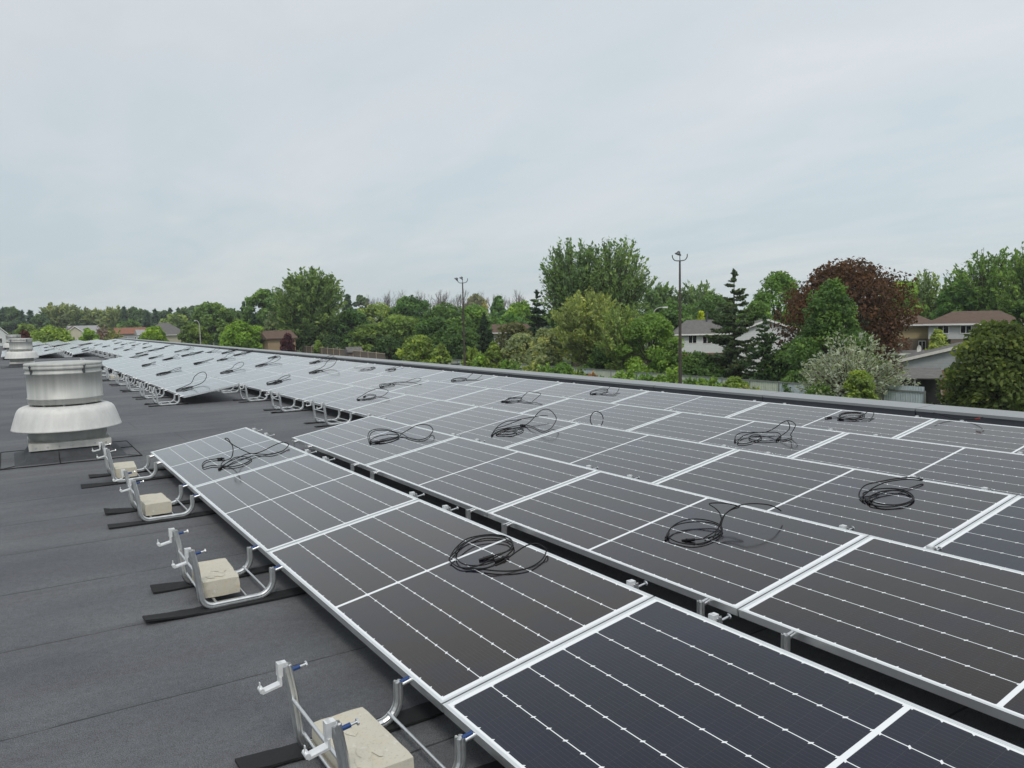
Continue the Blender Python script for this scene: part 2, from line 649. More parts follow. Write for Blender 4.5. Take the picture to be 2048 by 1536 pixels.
# ------------------------------------------------------------------ racks
def smooth_path(pts, n=8):
    pts = [Vector(p) for p in pts]
    out = []
    for i in range(len(pts) - 1):
        p0, p1, p2, p3 = pts[max(i - 1, 0)], pts[i], pts[i + 1], pts[min(i + 2, len(pts) - 1)]
        for j in range(n):
            u = j / n
            out.append(.5 * ((2 * p1) + (-p0 + p2) * u + (2 * p0 - 5 * p1 + 4 * p2 - p3) * u * u + (-p0 + 3 * p1 - 3 * p2 + p3) * u ** 3))
    out.append(pts[-1])
    return out


def arc(cx, cz, r, a0, a1, n=7):
    return [(cx + r * math.cos(R_(a0 + (a1 - a0) * i / n)), 0, cz + r * math.sin(R_(a0 + (a1 - a0) * i / n))) for i in range(n + 1)]


# rail: from the short leg top (right) down, along the roof, up the tall leg (left); local z = 0 is the roof
rail_path = [(-.045, 0, .158)] + arc(-.125, .10, .080, 0, -90, 7) + arc(-.345, .080, .060, -95, -170, 7) + [(-.421, 0, .225), (-.438, 0, .322)]
hb, wb = .0165, .0150
CPROF = [(-wb, -hb * .55), (-wb * .6, -hb), (-wb * .22, -hb), (-wb * .2, -hb * .62), (wb * .2, -hb * .62), (wb * .22, -hb), (wb * .6, -hb), (wb, -hb * .55),
         (wb, -hb * .25), (wb * .45, -hb * .2), (wb * .45, hb * .2), (wb, hb * .25),
         (wb, hb * .55), (wb * .6, hb), (wb * .22, hb), (wb * .2, hb * .62), (-wb * .2, hb * .62), (-wb * .22, hb), (-wb * .6, hb), (-wb, hb * .55)]


def rail_mesh():
    m = MB()
    m.sweep(CPROF, rail_path, (0, 1, 0))
    for e in (0, -1):
        p = Vector(rail_path[e]); q = Vector(rail_path[1 if e == 0 else -2]); t = (p - q).normalized() * (-1 if e == 0 else 1)
        a_ = Vector((0, 1, 0)).cross(t).normalized()
        c_ = p - (p - q).normalized() * .004
        ring = [c_ + a_ * u_ * .95 + Vector((0, 1, 0)) * v_ * .95 for u_, v_ in CPROF]
        cen = len(ring)
        m.add(ring + [c_], [(i_, (i_ + 1) % cen, cen) for i_ in range(cen)])
    return m.mesh('side_rail', M['alu'])


def arm_mesh():
    m = MB()
    # hook over the tall leg, block, arm to the left with upturned lip
    m.box(-.469, -.4535, -.0135, .0135, .292, .336)
    m.box(-.464, -.440, -.0125, .0125, .3265, .336)
    m.box(-.466, -.4585, -.016, .016, .262, .2915)
    m.add([(-.522, -.016, .250), (-.459, -.016, .262), (-.459, .016, .262), (-.522, .016, .250),
           (-.522, -.016, .257), (-.459, -.016, .270), (-.459, .016, .270), (-.522, .016, .257)],
          [(0, 1, 2, 3), (7, 6, 5, 4), (0, 4, 5, 1), (1, 5, 6, 2), (2, 6, 7, 3), (3, 7, 4, 0)])
    m.tube([(-.523, -.016, .261), (-.523, .016, .261)], .0085, 8)
    m.box(-.528, -.525, -.004, .004, .265, .287)
    return m.mesh('clamp_arm', M['clamp'])


def bolt_mesh(x, z, dx, dz):
    m = MB()
    m.tube([(x, 0, z), (x + dx, 0, z + dz)], .0045, 8)
    e = Vector((x + dx, 0, z + dz)); d = Vector((dx, 0, dz)).normalized()
    m.tube([e, e + d * .006], .0105, 6, smooth=False)
    return m.mesh('bolt', M['steel_bolt'])


def sleeve_mesh(x, z, dx, dz):
    m = MB()
    m.tube([(x, 0, z), (x + dx, 0, z + dz)], .0075, 8)
    return m.mesh('blue_sleeve', M['blue'])


def spacer_mesh():
    m = MB()
    m.tube([(-.030, 0, .142), (.004, 0, .150)], .0105, 8)
    return m.mesh('spacer', M['alu'])


RAIL, ARM = rail_mesh(), arm_mesh()
BOLT_T, SLV_T = bolt_mesh(-.430, .300, .054, .008), sleeve_mesh(-.424, .3012, .030, .0045)
SLV_S, SPC = sleeve_mesh(-.036, .153, .034, .006), spacer_mesh()
SLV_G = SLV_S.copy(); SLV_G.materials[0] = M['steel_bolt']
HALF = .2285


def rods_mesh(x, z):
    m = MB()
    m.tube([(x, -HALF, z), (x, HALF, z)], .0062, 8)
    return m.mesh('cross_rod', M['alu'])


RODS = [rods_mesh(-.085, .052), rods_mesh(-.185, .036), rods_mesh(-.335, .036), rods_mesh(-.392, .075), rods_mesh(-.425, .205)]


def make_rack(blue=True):
    t_ = thing('mounting_rack', 'x', 'mounting rack', group='aluminium ballast racks under the panel rows')
    for sgn in (-1, 1):
        r = link('side_rail', RAIL, t_, (0, sgn * HALF, 0))
        link('clamp_arm', ARM, r)
        link('bolt', BOLT_T, r)
        if blue: link('sleeve', SLV_T, r)
        link('sleeve', SLV_S if blue else SLV_G, r)
        link('spacer', SPC, r)
    for m in RODS: link('cross_rod', m, t_)
    return t_


rack0 = make_rack()
rack1 = make_rack(False)
used_ = set()


def place_rack(k, yv, label):
    """rack in the gap on the low side of row k"""
    src = rack0 if (k == 1 and yv < 5) else rack1
    t_ = copy_tree(src) if src.name in used_ else src
    used_.add(src.name)
    t_.location = ((k - 1) * P, yv, ZR)
    t_['label'] = label
    return t_


ROW_SHORT = {5: 'the row beside the parapet', 4: 'the second row', 3: 'the third row', 2: 'the fourth row', 1: 'the fifth row', 0: 'the sixth row'}
has = lambda k, s: (k, s) in panel_index
front = {}   # front racks that carry blocks
cnt_front = 0
FRONT_DESC = ['nearest the camera', 'second nearest the camera', 'third nearest the camera', 'nearest the big roof fan']
for i, yv in enumerate((.022, 2.061, 4.190, 5.930)):
    place_rack(1, yv, 'open aluminium rack holding a concrete block, %s' % FRONT_DESC[i])
    front[i] = yv

strips = []
open_count = {}
for k in range(2, 7):
    n_ = 0
    for s in range(-3, 36):
        lo = has(k, s) or has(k, s - 1)
        hi = has(k - 1, s) or has(k - 1, s - 1)
        if not (lo or hi): continue
        yv = s * L - .05
        if k <= 5 and lo and not has(k, s): yv = s * L - .42
        if k <= 5 and lo and not has(k, s - 1): yv = s * L + .42
        if k == 6 and not has(5, s - 1): yv = s * L + .3
        opened = k <= 5 and lo and not (has(k - 1, s) and has(k - 1, s - 1))
        lim = 14
        if k == 2: lim = 30
        if k == 3: lim = 30
        if not opened and (s > lim or (s < 0 and k > 3)): continue
        if k == 6 and s > 12: continue
        # only where the clamp or the leg tops can be seen
        if not in_view([((k - 1) * P - .45, yv + o, ZR + .34) for o in (-HALF, HALF)] + [((k - 1) * P - .05, yv + o, 0) for o in (-HALF, HALF)]):
            continue
        n_ += 1
        if k == 6:
            lab = 'aluminium rack between the parapet and the panels, %s from the camera' % ordw(n_)
        else:
            lab = 'aluminium rack under low side of %s row from parapet, %s from the camera' % (ordw(6 - k), ordw(n_))
        place_rack(k, yv, lab)
        if opened and s < 27:
            strips.append((k, yv, n_))
n_ = 0
for s in range(19, 28):
    if has(1, s) or has(1, s - 1):
        n_ += 1
        place_rack(1, s * L - .05 + (.4 if s == 19 else 0), 'far aluminium rack under the low side of the fifth row, %s beyond the bare roof' % ordw(n_))
# the row that starts after the bare stretch (its low edge stands open)

# rubber strips under the rails (0.09 m wide, loosely curled at the free end)
def strip_mesh(x0, x1, wd, lift, seed):
    rng = random.Random(seed)
    m = MB()
    n = 14
    top, bot = [], []
    for i in range(n + 1):
        u = i / n
        x = x0 + (x1 - x0) * u
        e = max(0, 1 - u / .35)
        zl = lift * e * e + .0015
        yo = .012 * math.sin(3 * u + seed)
        tw = (rng.random() - .5) * .004 + .010 * e * math.sin(seed)
        top.append((x, yo - wd / 2, zl + .009 + tw)); top.append((x, yo + wd / 2, zl + .009 - tw))
        bot.append((x, yo - wd / 2, zl + tw)); bot.append((x, yo + wd / 2, zl - tw))
    v = top + bot
    o = 2 * (n + 1)
    f = []
    for i in range(n):
        a = 2 * i
        f += [(a, a + 2, a + 3, a + 1), (o + a, o + a + 1, o + a + 3, o + a + 2), (a, o + a, o + a + 2, a + 2), (a + 1, a + 3, o + a + 3, o + a + 1)]
    f += [(0, 1, o + 1, o), (2 * n, o + 2 * n, o + 2 * n + 1, 2 * n + 1)]
    m.add(v, f)
    return m.mesh('rubber_strip', M['rubber'])


def strip(x, y, x0, x1, wd, lift, seed, label):
    o = link('rubber_strip', strip_mesh(x0, x1, wd, lift, seed), None, (x, y, ZR + .002))
    tag(o, label, 'rubber strip', 'black rubber strips under the racks')


SD = [(.29, -.6, .25), (.30, -.63, .13), (.29, -.59, .02), (.28, -.55, .06)]
for i, yv in front.items():
    nm = ['nearest the camera', 'second nearest the camera', 'third nearest the camera', 'nearest the big roof fan']
    strip(0, yv - HALF, -.62 - .05 * i % .1, .14, .105, .004 + .01 * (i == 1), 1.3 + i, 'black rubber strip under the near rail of the block rack %s' % nm[i])
    strip(0, yv + HALF + .02, -.60 + .03 * (i % 2), .12, .105, .008 + .012 * (i == 2), 2.7 + i, 'black rubber strip under the far rail of the block rack %s' % nm[i])
for (k, yv, n_) in strips:
    for sg, nm in ((-1, 'near'), (1, 'far')):
        strip((k - 1) * P, yv + sg * HALF, -.56, .10, .085, .006, n_ + sg + k, 'thin rubber strip, %s rail of %s rack from camera, low side of %s row' % (nm, ordw(n_), ordw(6 - k)))

# concrete blocks
def block_mesh(seed, dx, dy, dz):
    rng = np.random.RandomState(seed)
    m = MB()
    nx, ny = 5, 9
    def J(s=.0018): return (rng.rand() - .5) * 2 * s
    import itertools
    # box grid with chipped edges
    bm_v = {}
    def vid(i, j, k2):
        key = (i, j, k2)
        if key not in bm_v:
            x = -dx / 2 + dx * i / nx; y_ = -dy / 2 + dy * j / ny; z_ = dz * k2 / 2
            ed = (i in (0, nx)) + (j in (0, ny)) + (k2 in (0, 2))
            pull = .0012 * max(0, ed - 1) + (.004 * rng.rand() if ed >= 2 and rng.rand() < .15 else 0)
            x -= math.copysign(pull, x) if i in (0, nx) else 0
            y_ -= math.copysign(pull, y_) if j in (0, ny) else 0
            z_ += -pull if k2 == 2 else (pull if k2 == 0 else 0)
            bm_v[key] = len(m.v)
            m.v.append((x + J(.0008), y_ + J(.0008), z_ + J(.0006)))
        return bm_v[key]
    fs = []
    for i in range(nx):
        for j in range(ny):
            fs.append((vid(i, j, 2), vid(i + 1, j, 2), vid(i + 1, j + 1, 2), vid(i, j + 1, 2)))
            fs.append((vid(i, j, 0), vid(i, j + 1, 0), vid(i + 1, j + 1, 0), vid(i + 1, j, 0)))
    for k2 in range(2):
        for i in range(nx):
            fs.append((vid(i, 0, k2), vid(i + 1, 0, k2), vid(i + 1, 0, k2 + 1), vid(i, 0, k2 + 1)))
            fs.append((vid(i, ny, k2), vid(i, ny, k2 + 1), vid(i + 1, ny, k2 + 1), vid(i + 1, ny, k2)))
        for j in range(ny):
            fs.append((vid(0, j, k2), vid(0, j, k2 + 1), vid(0, j + 1, k2 + 1), vid(0, j + 1, k2)))
            fs.append((vid(nx, j, k2), vid(nx, j + 1, k2), vid(nx, j + 1, k2 + 1), vid(nx, j, k2 + 1)))
    m.f = fs; m.smooth = [False] * len(fs); m.n = len(m.v)
    # torn paper / mortar crust on top of some
    return m


BL = ['concrete ballast block in the rack nearest the camera, pale mortar smears on top',
      'concrete ballast block with a torn brown crust on top, second rack from the camera',
      'tan concrete ballast block in the third rack from the camera',
      'small looking concrete ballast block in the rack beside the big roof fan']
for i, yv in front.items():
    m = block_mesh(5 + i, .183, .385, .088)
    if i in (0, 1):
        rng = random.Random(40 + i)
        for q in range(5 if i == 1 else 4):
            cx, cy = rng.uniform(-.05, .03), rng.uniform(-.14, .10)
            n = 9
            ring = [(cx + rng.uniform(.012, .03) * math.cos(6.283 * a / n), cy + rng.uniform(.02, .055) * math.sin(6.283 * a / n), .0883 + rng.uniform(.0005, .003)) for a in range(n)]
            m.add(ring + [(cx, cy, .0925)], [(a, (a + 1) % n, n) for a in range(n)])
    o = obj('concrete_block', m, M['block'], None, (-.284, yv - .012 + (.03 if i == 1 else 0), ZR + .0425))
    o.rotation_euler = (0, 0, R_([1.5, -2, 2, -3][i]))
    tag(o, BL[i], 'concrete block', 'concrete ballast blocks in the racks')
m = block_mesh(19, .183, .385, .088)
o = obj('concrete_block', m, M['block'], None, (P - .25, 10.02 * L - .05, ZR + .0425))
tag(o, 'pale far concrete ballast block in a rack right behind the big roof fan', 'concrete block', 'concrete ballast blocks in the racks')

# ------------------------------------------------------------------ roof fans
def fan(loc, sc, label, rz=0):
    t_ = thing('roof_fan', label, 'roof fan', (loc[0], loc[1], ZR), rz, 'round roof exhaust fans')
    t_.scale = (sc, sc, sc)
    # heights above the roof
    b_ = MB(); h = .383
    b_.box(-h + .02, h - .02, -h + .02, h - .02, 0, .135)
    # flared membrane skirt and patch
    for r0, r1, z0, z1 in ((h - .018, h + .05, .13, .035), (h + .05, h + .15, .035, .0065)):
        v = [(-r0, -r0, z0), (r0, -r0, z0), (r0, r0, z0), (-r0, r0, z0), (-r1, -r1, z1), (r1, -r1, z1), (r1, r1, z1), (-r1, r1, z1)]
        b_.add(v, [(0, 4, 5, 1), (1, 5, 6, 2), (2, 6, 7, 3), (3, 7, 4, 0)])
    obj('curb', b_, M['curb_shaded'], t_)
    pt = MB(); r1 = h + .28
    pt.box(-r1, r1, -r1, r1, .001, .0045)
    obj('membrane_patch', pt, M['roof'], t_)
    bd = MB()
    for (xa, ya, xb, yb) in ((-r1, -r1, r1, -r1), (r1, -r1, r1, r1), (r1, r1, -r1, r1), (-r1, r1, -r1, -r1), (-.12, -h - .15, -.12, -r1), (h + .15, .1, r1, .1), (r1, -r1, h + .15, -h - .15), (-r1, -r1, -h - .15, -h - .15)):
        bd.tube([(xa + (xb - xa) * q_ / 8, ya + (yb - ya) * q_ / 8 + .006 * math.sin(q_ * 2.1), .006) for q_ in range(9)], .006, 5)
    bd.tube([(-.12, -h + .018, .12), (-.12, -h - .05, .038), (-.12, -h - .15, .010)], .005, 5)
    obj('sealant_bead', bd, M['rubber'], t_)
    cap = MB()
    cap.box(-h - .012, h + .012, -h - .012, h + .012, .125, .198)
    obj('curb_cap', cap, M['curbcap'], t_)
    sc_ = MB()
    for q in range(7):
        xq = -h + .05 + q * .112
        sc_.tube([(xq, -h - .012, .158), (xq, -h - .017, .158)], .008, 8)
    obj('screw', sc_, M['steel_bolt'], t_)
    nk = MB()
    nk.lathe([(.372, .198), (.376, .21), (.392, .24), (.388, .40)], 56)
    obj('neck', nk, M['neck'], t_)
    sk = MB()
    sk.lathe([(.525, .325), (.545, .318), (.551, .326), (.546, .336), (.532, .385), (.512, .45), (.494, .505), (.480, .535), (.458, .558), (.425, .574), (.385, .581), (.27, .584)], 72)
    obj('skirt', sk, M['spun'], t_)
    cyl = MB()
    cyl.lathe([(.364, .600), (.370, .602), (.370, .652), (.378, .656), (.378, .668), (.370, .672), (.372, .925), (.382, .930), (.385, .940), (.381, .950), (.374, .954), (.375, .985)], 72)
    obj('drum', cyl, M['galv'], t_)
    st = MB()
    for q in range(10):
        a = 2 * math.pi * q / 10 + .2
        st.box(.33 * math.cos(a) - .012, .33 * math.cos(a) + .012, .33 * math.sin(a) - .012, .33 * math.sin(a) + .012, .575, .615)
    obj('drum_support', st, M['neck'], t_)
    lid = MB()
    lid.lathe([(.386, .985), (.389, .990), (.389, 1.012), (.383, 1.018), (.387, 1.024), (.389, 1.042), (.381, 1.050), (.28, 1.058), (.12, 1.062), (.001, 1.063)], 72)
    obj('lid', lid, M['galv'], t_)
    ang = math.atan2(CAM[1] - loc[1], CAM[0] - loc[0])
    for da in (-.95, .52, 2.5):
        lt = MB()
        a = ang + da
        e = Vector((math.cos(a), math.sin(a), 0)); s_ = Vector((-math.sin(a), math.cos(a), 0))
        for (r0, r1, hw_, z0, z1) in ((.372, .388, .013, .935, .985), (.385, .400, .006, .975, 1.022)):
            c = [e * r + s_ * w_ + Vector((0, 0, z_)) for z_ in (z0, z1) for w_ in (-hw_, hw_) for r in (r0, r1)]
            lt.add(c, [(0, 2, 3, 1), (4, 5, 7, 6), (0, 1, 5, 4), (2, 6, 7, 3), (0, 4, 6, 2), (1, 3, 7, 5)])
        lt.tube([e * .394 + Vector((0, 0, 1.0)), e * .408 + s_ * .004 + Vector((0, 0, 1.02)), e * .399 + s_ * .012 + Vector((0, 0, 1.035))], .005, 6)
        obj('latch', lt, M['lamp_grey'], t_)
    seam = MB()
    a = ang + 1.35
    e = Vector((math.cos(a), math.sin(a), 0)); s_ = Vector((-math.sin(a), math.cos(a), 0))
    c = [e * r + s_ * w_ + Vector((0, 0, z_)) for z_ in (.655, .985) for w_ in (-.006, .006) for r in (.369, .380)]
    seam.add(c, [(0, 2, 3, 1), (4, 5, 7, 6), (0, 1, 5, 4), (2, 6, 7, 3), (0, 4, 6, 2), (1, 3, 7, 5)])
    obj('drum_seam', seam, M['galv'], t_)
    return t_


m_, nt_, b_ = mat('dark_roof_membrane')
n_h = N(nt_)
gg = n_h.noise(n_h.coord(), 260, 2, .7)
nt_.links.new(n_h.mix(n_h.ramp(gg, .3, .7), (.072, .077, .085), (.155, .161, .169)), b_.inputs['Base Color'])
b_.inputs['Roughness'].default_value = .85
nt_.links.new(n_h.bump(gg, .4, .003), b_.inputs['Normal'])
M['flashing_roof'] = m_
M['curb_shaded'] = plain('shaded_curb_membrane', (.062, .066, .072), .85, 0, .25, 20, .3, .3)  # dark membrane, its tone also carrying the shadow below the curb cap
fan((-.63, 7.89), 1, 'large galvanized exhaust fan with flared skirt, nearest the camera')
fan((-.74, 32.3), 1, 'middle galvanized exhaust fan, standing before the far panel block')
fan((-.86, 52.0), 1, 'farthest exhaust fan, only its drum showing behind the middle one')

# ------------------------------------------------------------------ cable coils
def catmull(pts, n=5):
    return smooth_path(pts, n)


def coil_path(rng, r, turns, tail, tl, th_, wd, squash):
    """loose coil lying at n=0 plus a raised out-and-back loop; coordinates (up-slope, along row, normal)"""
    pts = []
    nseg = 12
    a0 = tail - math.pi * .5
    tot = int(turns * nseg)
    tr_ = [(rng.uniform(.78, 1.10), rng.uniform(-.16, .16), rng.uniform(-.16, .16)) for _ in range(int(turns) + 3)]
    for i in range(tot + 1):
        q, f = divmod(i / nseg, 1.0)
        q = int(q)
        k0, k1 = tr_[q], tr_[q + 1]
        m_ = [k0[j] * (1 - f) + k1[j] * f for j in range(3)]
        a = a0 - 2 * math.pi * i / nseg
        pts.append(Vector(((r * m_[0] * math.cos(a) + m_[1] * r) * squash, r * m_[0] * math.sin(a) + m_[2] * r, (.007 + .0045 * i / nseg + .003 * math.sin(i * .7 + tr_[0][1] * 50)))))
    c, s = math.cos(tail), math.sin(tail)
    ex = Vector((c, s, 0)); ey = Vector((-s, c, 0))
    for u, w_, z_ in ((.25, .55, .25), (.6, .85, .75), (.9, .7, 1.0), (1.02, .1, .95), (.9, -.5, .55), (.6, -.75, .15), (.2, -.75, .02)):
        pts.append(ex * (r * .75 + tl * u) + ey * (wd * w_) + Vector((0, 0, .014 + th_ * z_)))
    pts.append(-ex * r * .35 - ey * r * .72 + Vector((0, 0, .024)))
    pts.append(-ex * r * .55 - ey * r * .30 + Vector((0, 0, .022)))
    return pts


def coil(k, s, w, seed, r=.16, turns=2.4, tail=0.2, tl=.30, th_=.08, wd=.10, squash=1.0, near=False, extra=None, label=None, rad=.0042, straight=False):
    rng = random.Random(seed)
    x0 = (k - 1) * P + w * math.cos(TH)
    t_ = thing('cable_coil', label, 'cable coil', (x0, ROW_OFF[k] + s * L, w * math.sin(TH)), 0, 'loose black cables lying on the panels')
    t_.rotation_euler = (0, -TH, 0)
    m = MB()
    if straight:
        # bundle laid nearly straight with two hairpin ends
        pts = []
        ln = tl
        for q in range(3):
            for i in range(7):
                u = (i / 6 - .5) * ln * (1 if q % 2 == 0 else -1)
                pts.append(Vector((u * math.cos(tail) + rng.uniform(-.012, .012), u * math.sin(tail) + (q - 1) * .035 + rng.uniform(-.012, .012), .006 + .012 * q + (th_ if i == 3 and q == 1 else 0))))
        path = catmull(pts, 4)
    else:
        path = catmull(coil_path(rng, r, turns, tail, tl, th_, wd, squash), 5)
    m.tube(path, rad, 6 if near else 5)
    obj('cable', m, M['cable'], t_)
    if near:
        for end, nxt in ((path[0], path[3]), (path[-1], path[-4])):
            d = (end - nxt).normalized()
            cn = MB()
            cn.tube([end - d * .02, end + d * .012], .0085, 8)
            cn.tube([end + d * .012, end + d * .042], .0062, 8)
            cn.tube([end + d * .016, end + d * .022], .0098, 8)
            obj('connector', cn, M['cable'], t_)
    if extra:
        for pp in extra:
            e = MB()
            e.tube(catmull([Vector(q) for q in pp], 6), rad, 6)
            obj('cable', e, M['cable'], t_)
    return t_


def pan(k, s):
    i = panel_index.get((k, int(math.floor(s))))
    return '%s panel, %s' % (ordw(i) if i else 'first', 'row beside parapet' if k == 5 else '%s row from parapet' % ordw(6 - k))


def clab(pre, k, s): return '%s on %s' % (pre, pan(k, s))


NEAR = [
    (1, 2.28, .47, dict(r=.16, turns=2.2, tail=.1, tl=.34, th_=.05, wd=.09, extra=[[(-.05, -.02, .01), (-.02, .02, .09), (-.06, .16, .19), (-.10, .22, .205), (-.09, .15, .16), (.02, .0, .02)]]), 'black cable tangle with one tall upright loop'),
    (1, .49, .72, dict(r=.125, turns=2.6, tail=-.55, tl=.20, th_=.045, wd=.07), 'black cable coil with its plug inside'),
    (2, 2.41, .52, dict(r=.17, turns=2.3, tail=-.1, tl=.40, th_=.05, wd=.15, squash=.8), 'figure eight black cable coil'),
    (2, .35, .54, dict(r=.165, turns=2.5, tail=.3, tl=.20, th_=.05, wd=.07, extra=[[(.12, .10, .02), (.20, .14, .12), (.30, .02, .16), (.40, -.16, .12), (.46, -.25, .07)]]), 'large black cable coil with crossing strands'),
    (3, 2.24, .34, dict(r=.20, turns=1.6, tail=.35, tl=.50, th_=.17, wd=.15, squash=.85), 'widest loose black cable with a high loop'),
    (3, .27, .60, dict(r=.18, turns=2.8, tail=.75, tl=.24, th_=.03, wd=.15), 'round black cable coil bundled at one side'),
    (4, 1.28, .55, dict(r=.21, turns=2.3, tail=.15, tl=.30, th_=.10, wd=.12, squash=.9), 'tangled black cable with a standing loop'),
    (4, 3.37, .50, dict(r=.19, turns=2.2, tail=.1, tl=.36, th_=.07, wd=.12), 'black cable coil with a square raised loop'),
    (3, 4.28, .52, dict(r=.19, turns=1.9, tail=.2, tl=.36, th_=.09, wd=.16), 'black cable coil in a tall triangle loop'),
    (4, 5.29, .45, dict(r=.19, turns=2.3, tail=.15, tl=.52, th_=.09, wd=.09), 'long black cable coil with a narrow tail'),
    (5, 3.34, .66, dict(r=.19, turns=2.6, tail=.2, tl=.36, th_=.05, wd=.09, squash=.85), 'black cable coil with a tail over the edge'),
    (5, 1.39, .72, dict(r=.20, turns=3.0, tail=-.2, tl=.26, th_=.02, wd=.11), 'thick round black cable coil with two plugs'),
    (5, 5.4, .54, dict(r=.18, turns=2.5, tail=.2, tl=.42, th_=.05, wd=.10), 'black cable coil with a leaning tail loop'),
    (5, 7.54, .50, dict(r=.18, turns=1.4, tail=1.9, tl=.30, th_=.06, wd=.12), 'small black cable loop'),
    (5, 7.05, .66, dict(r=.17, turns=2.3, tail=.4, tl=.30, th_=.04, wd=.10, squash=.7), 'flat black cable coil'),
]
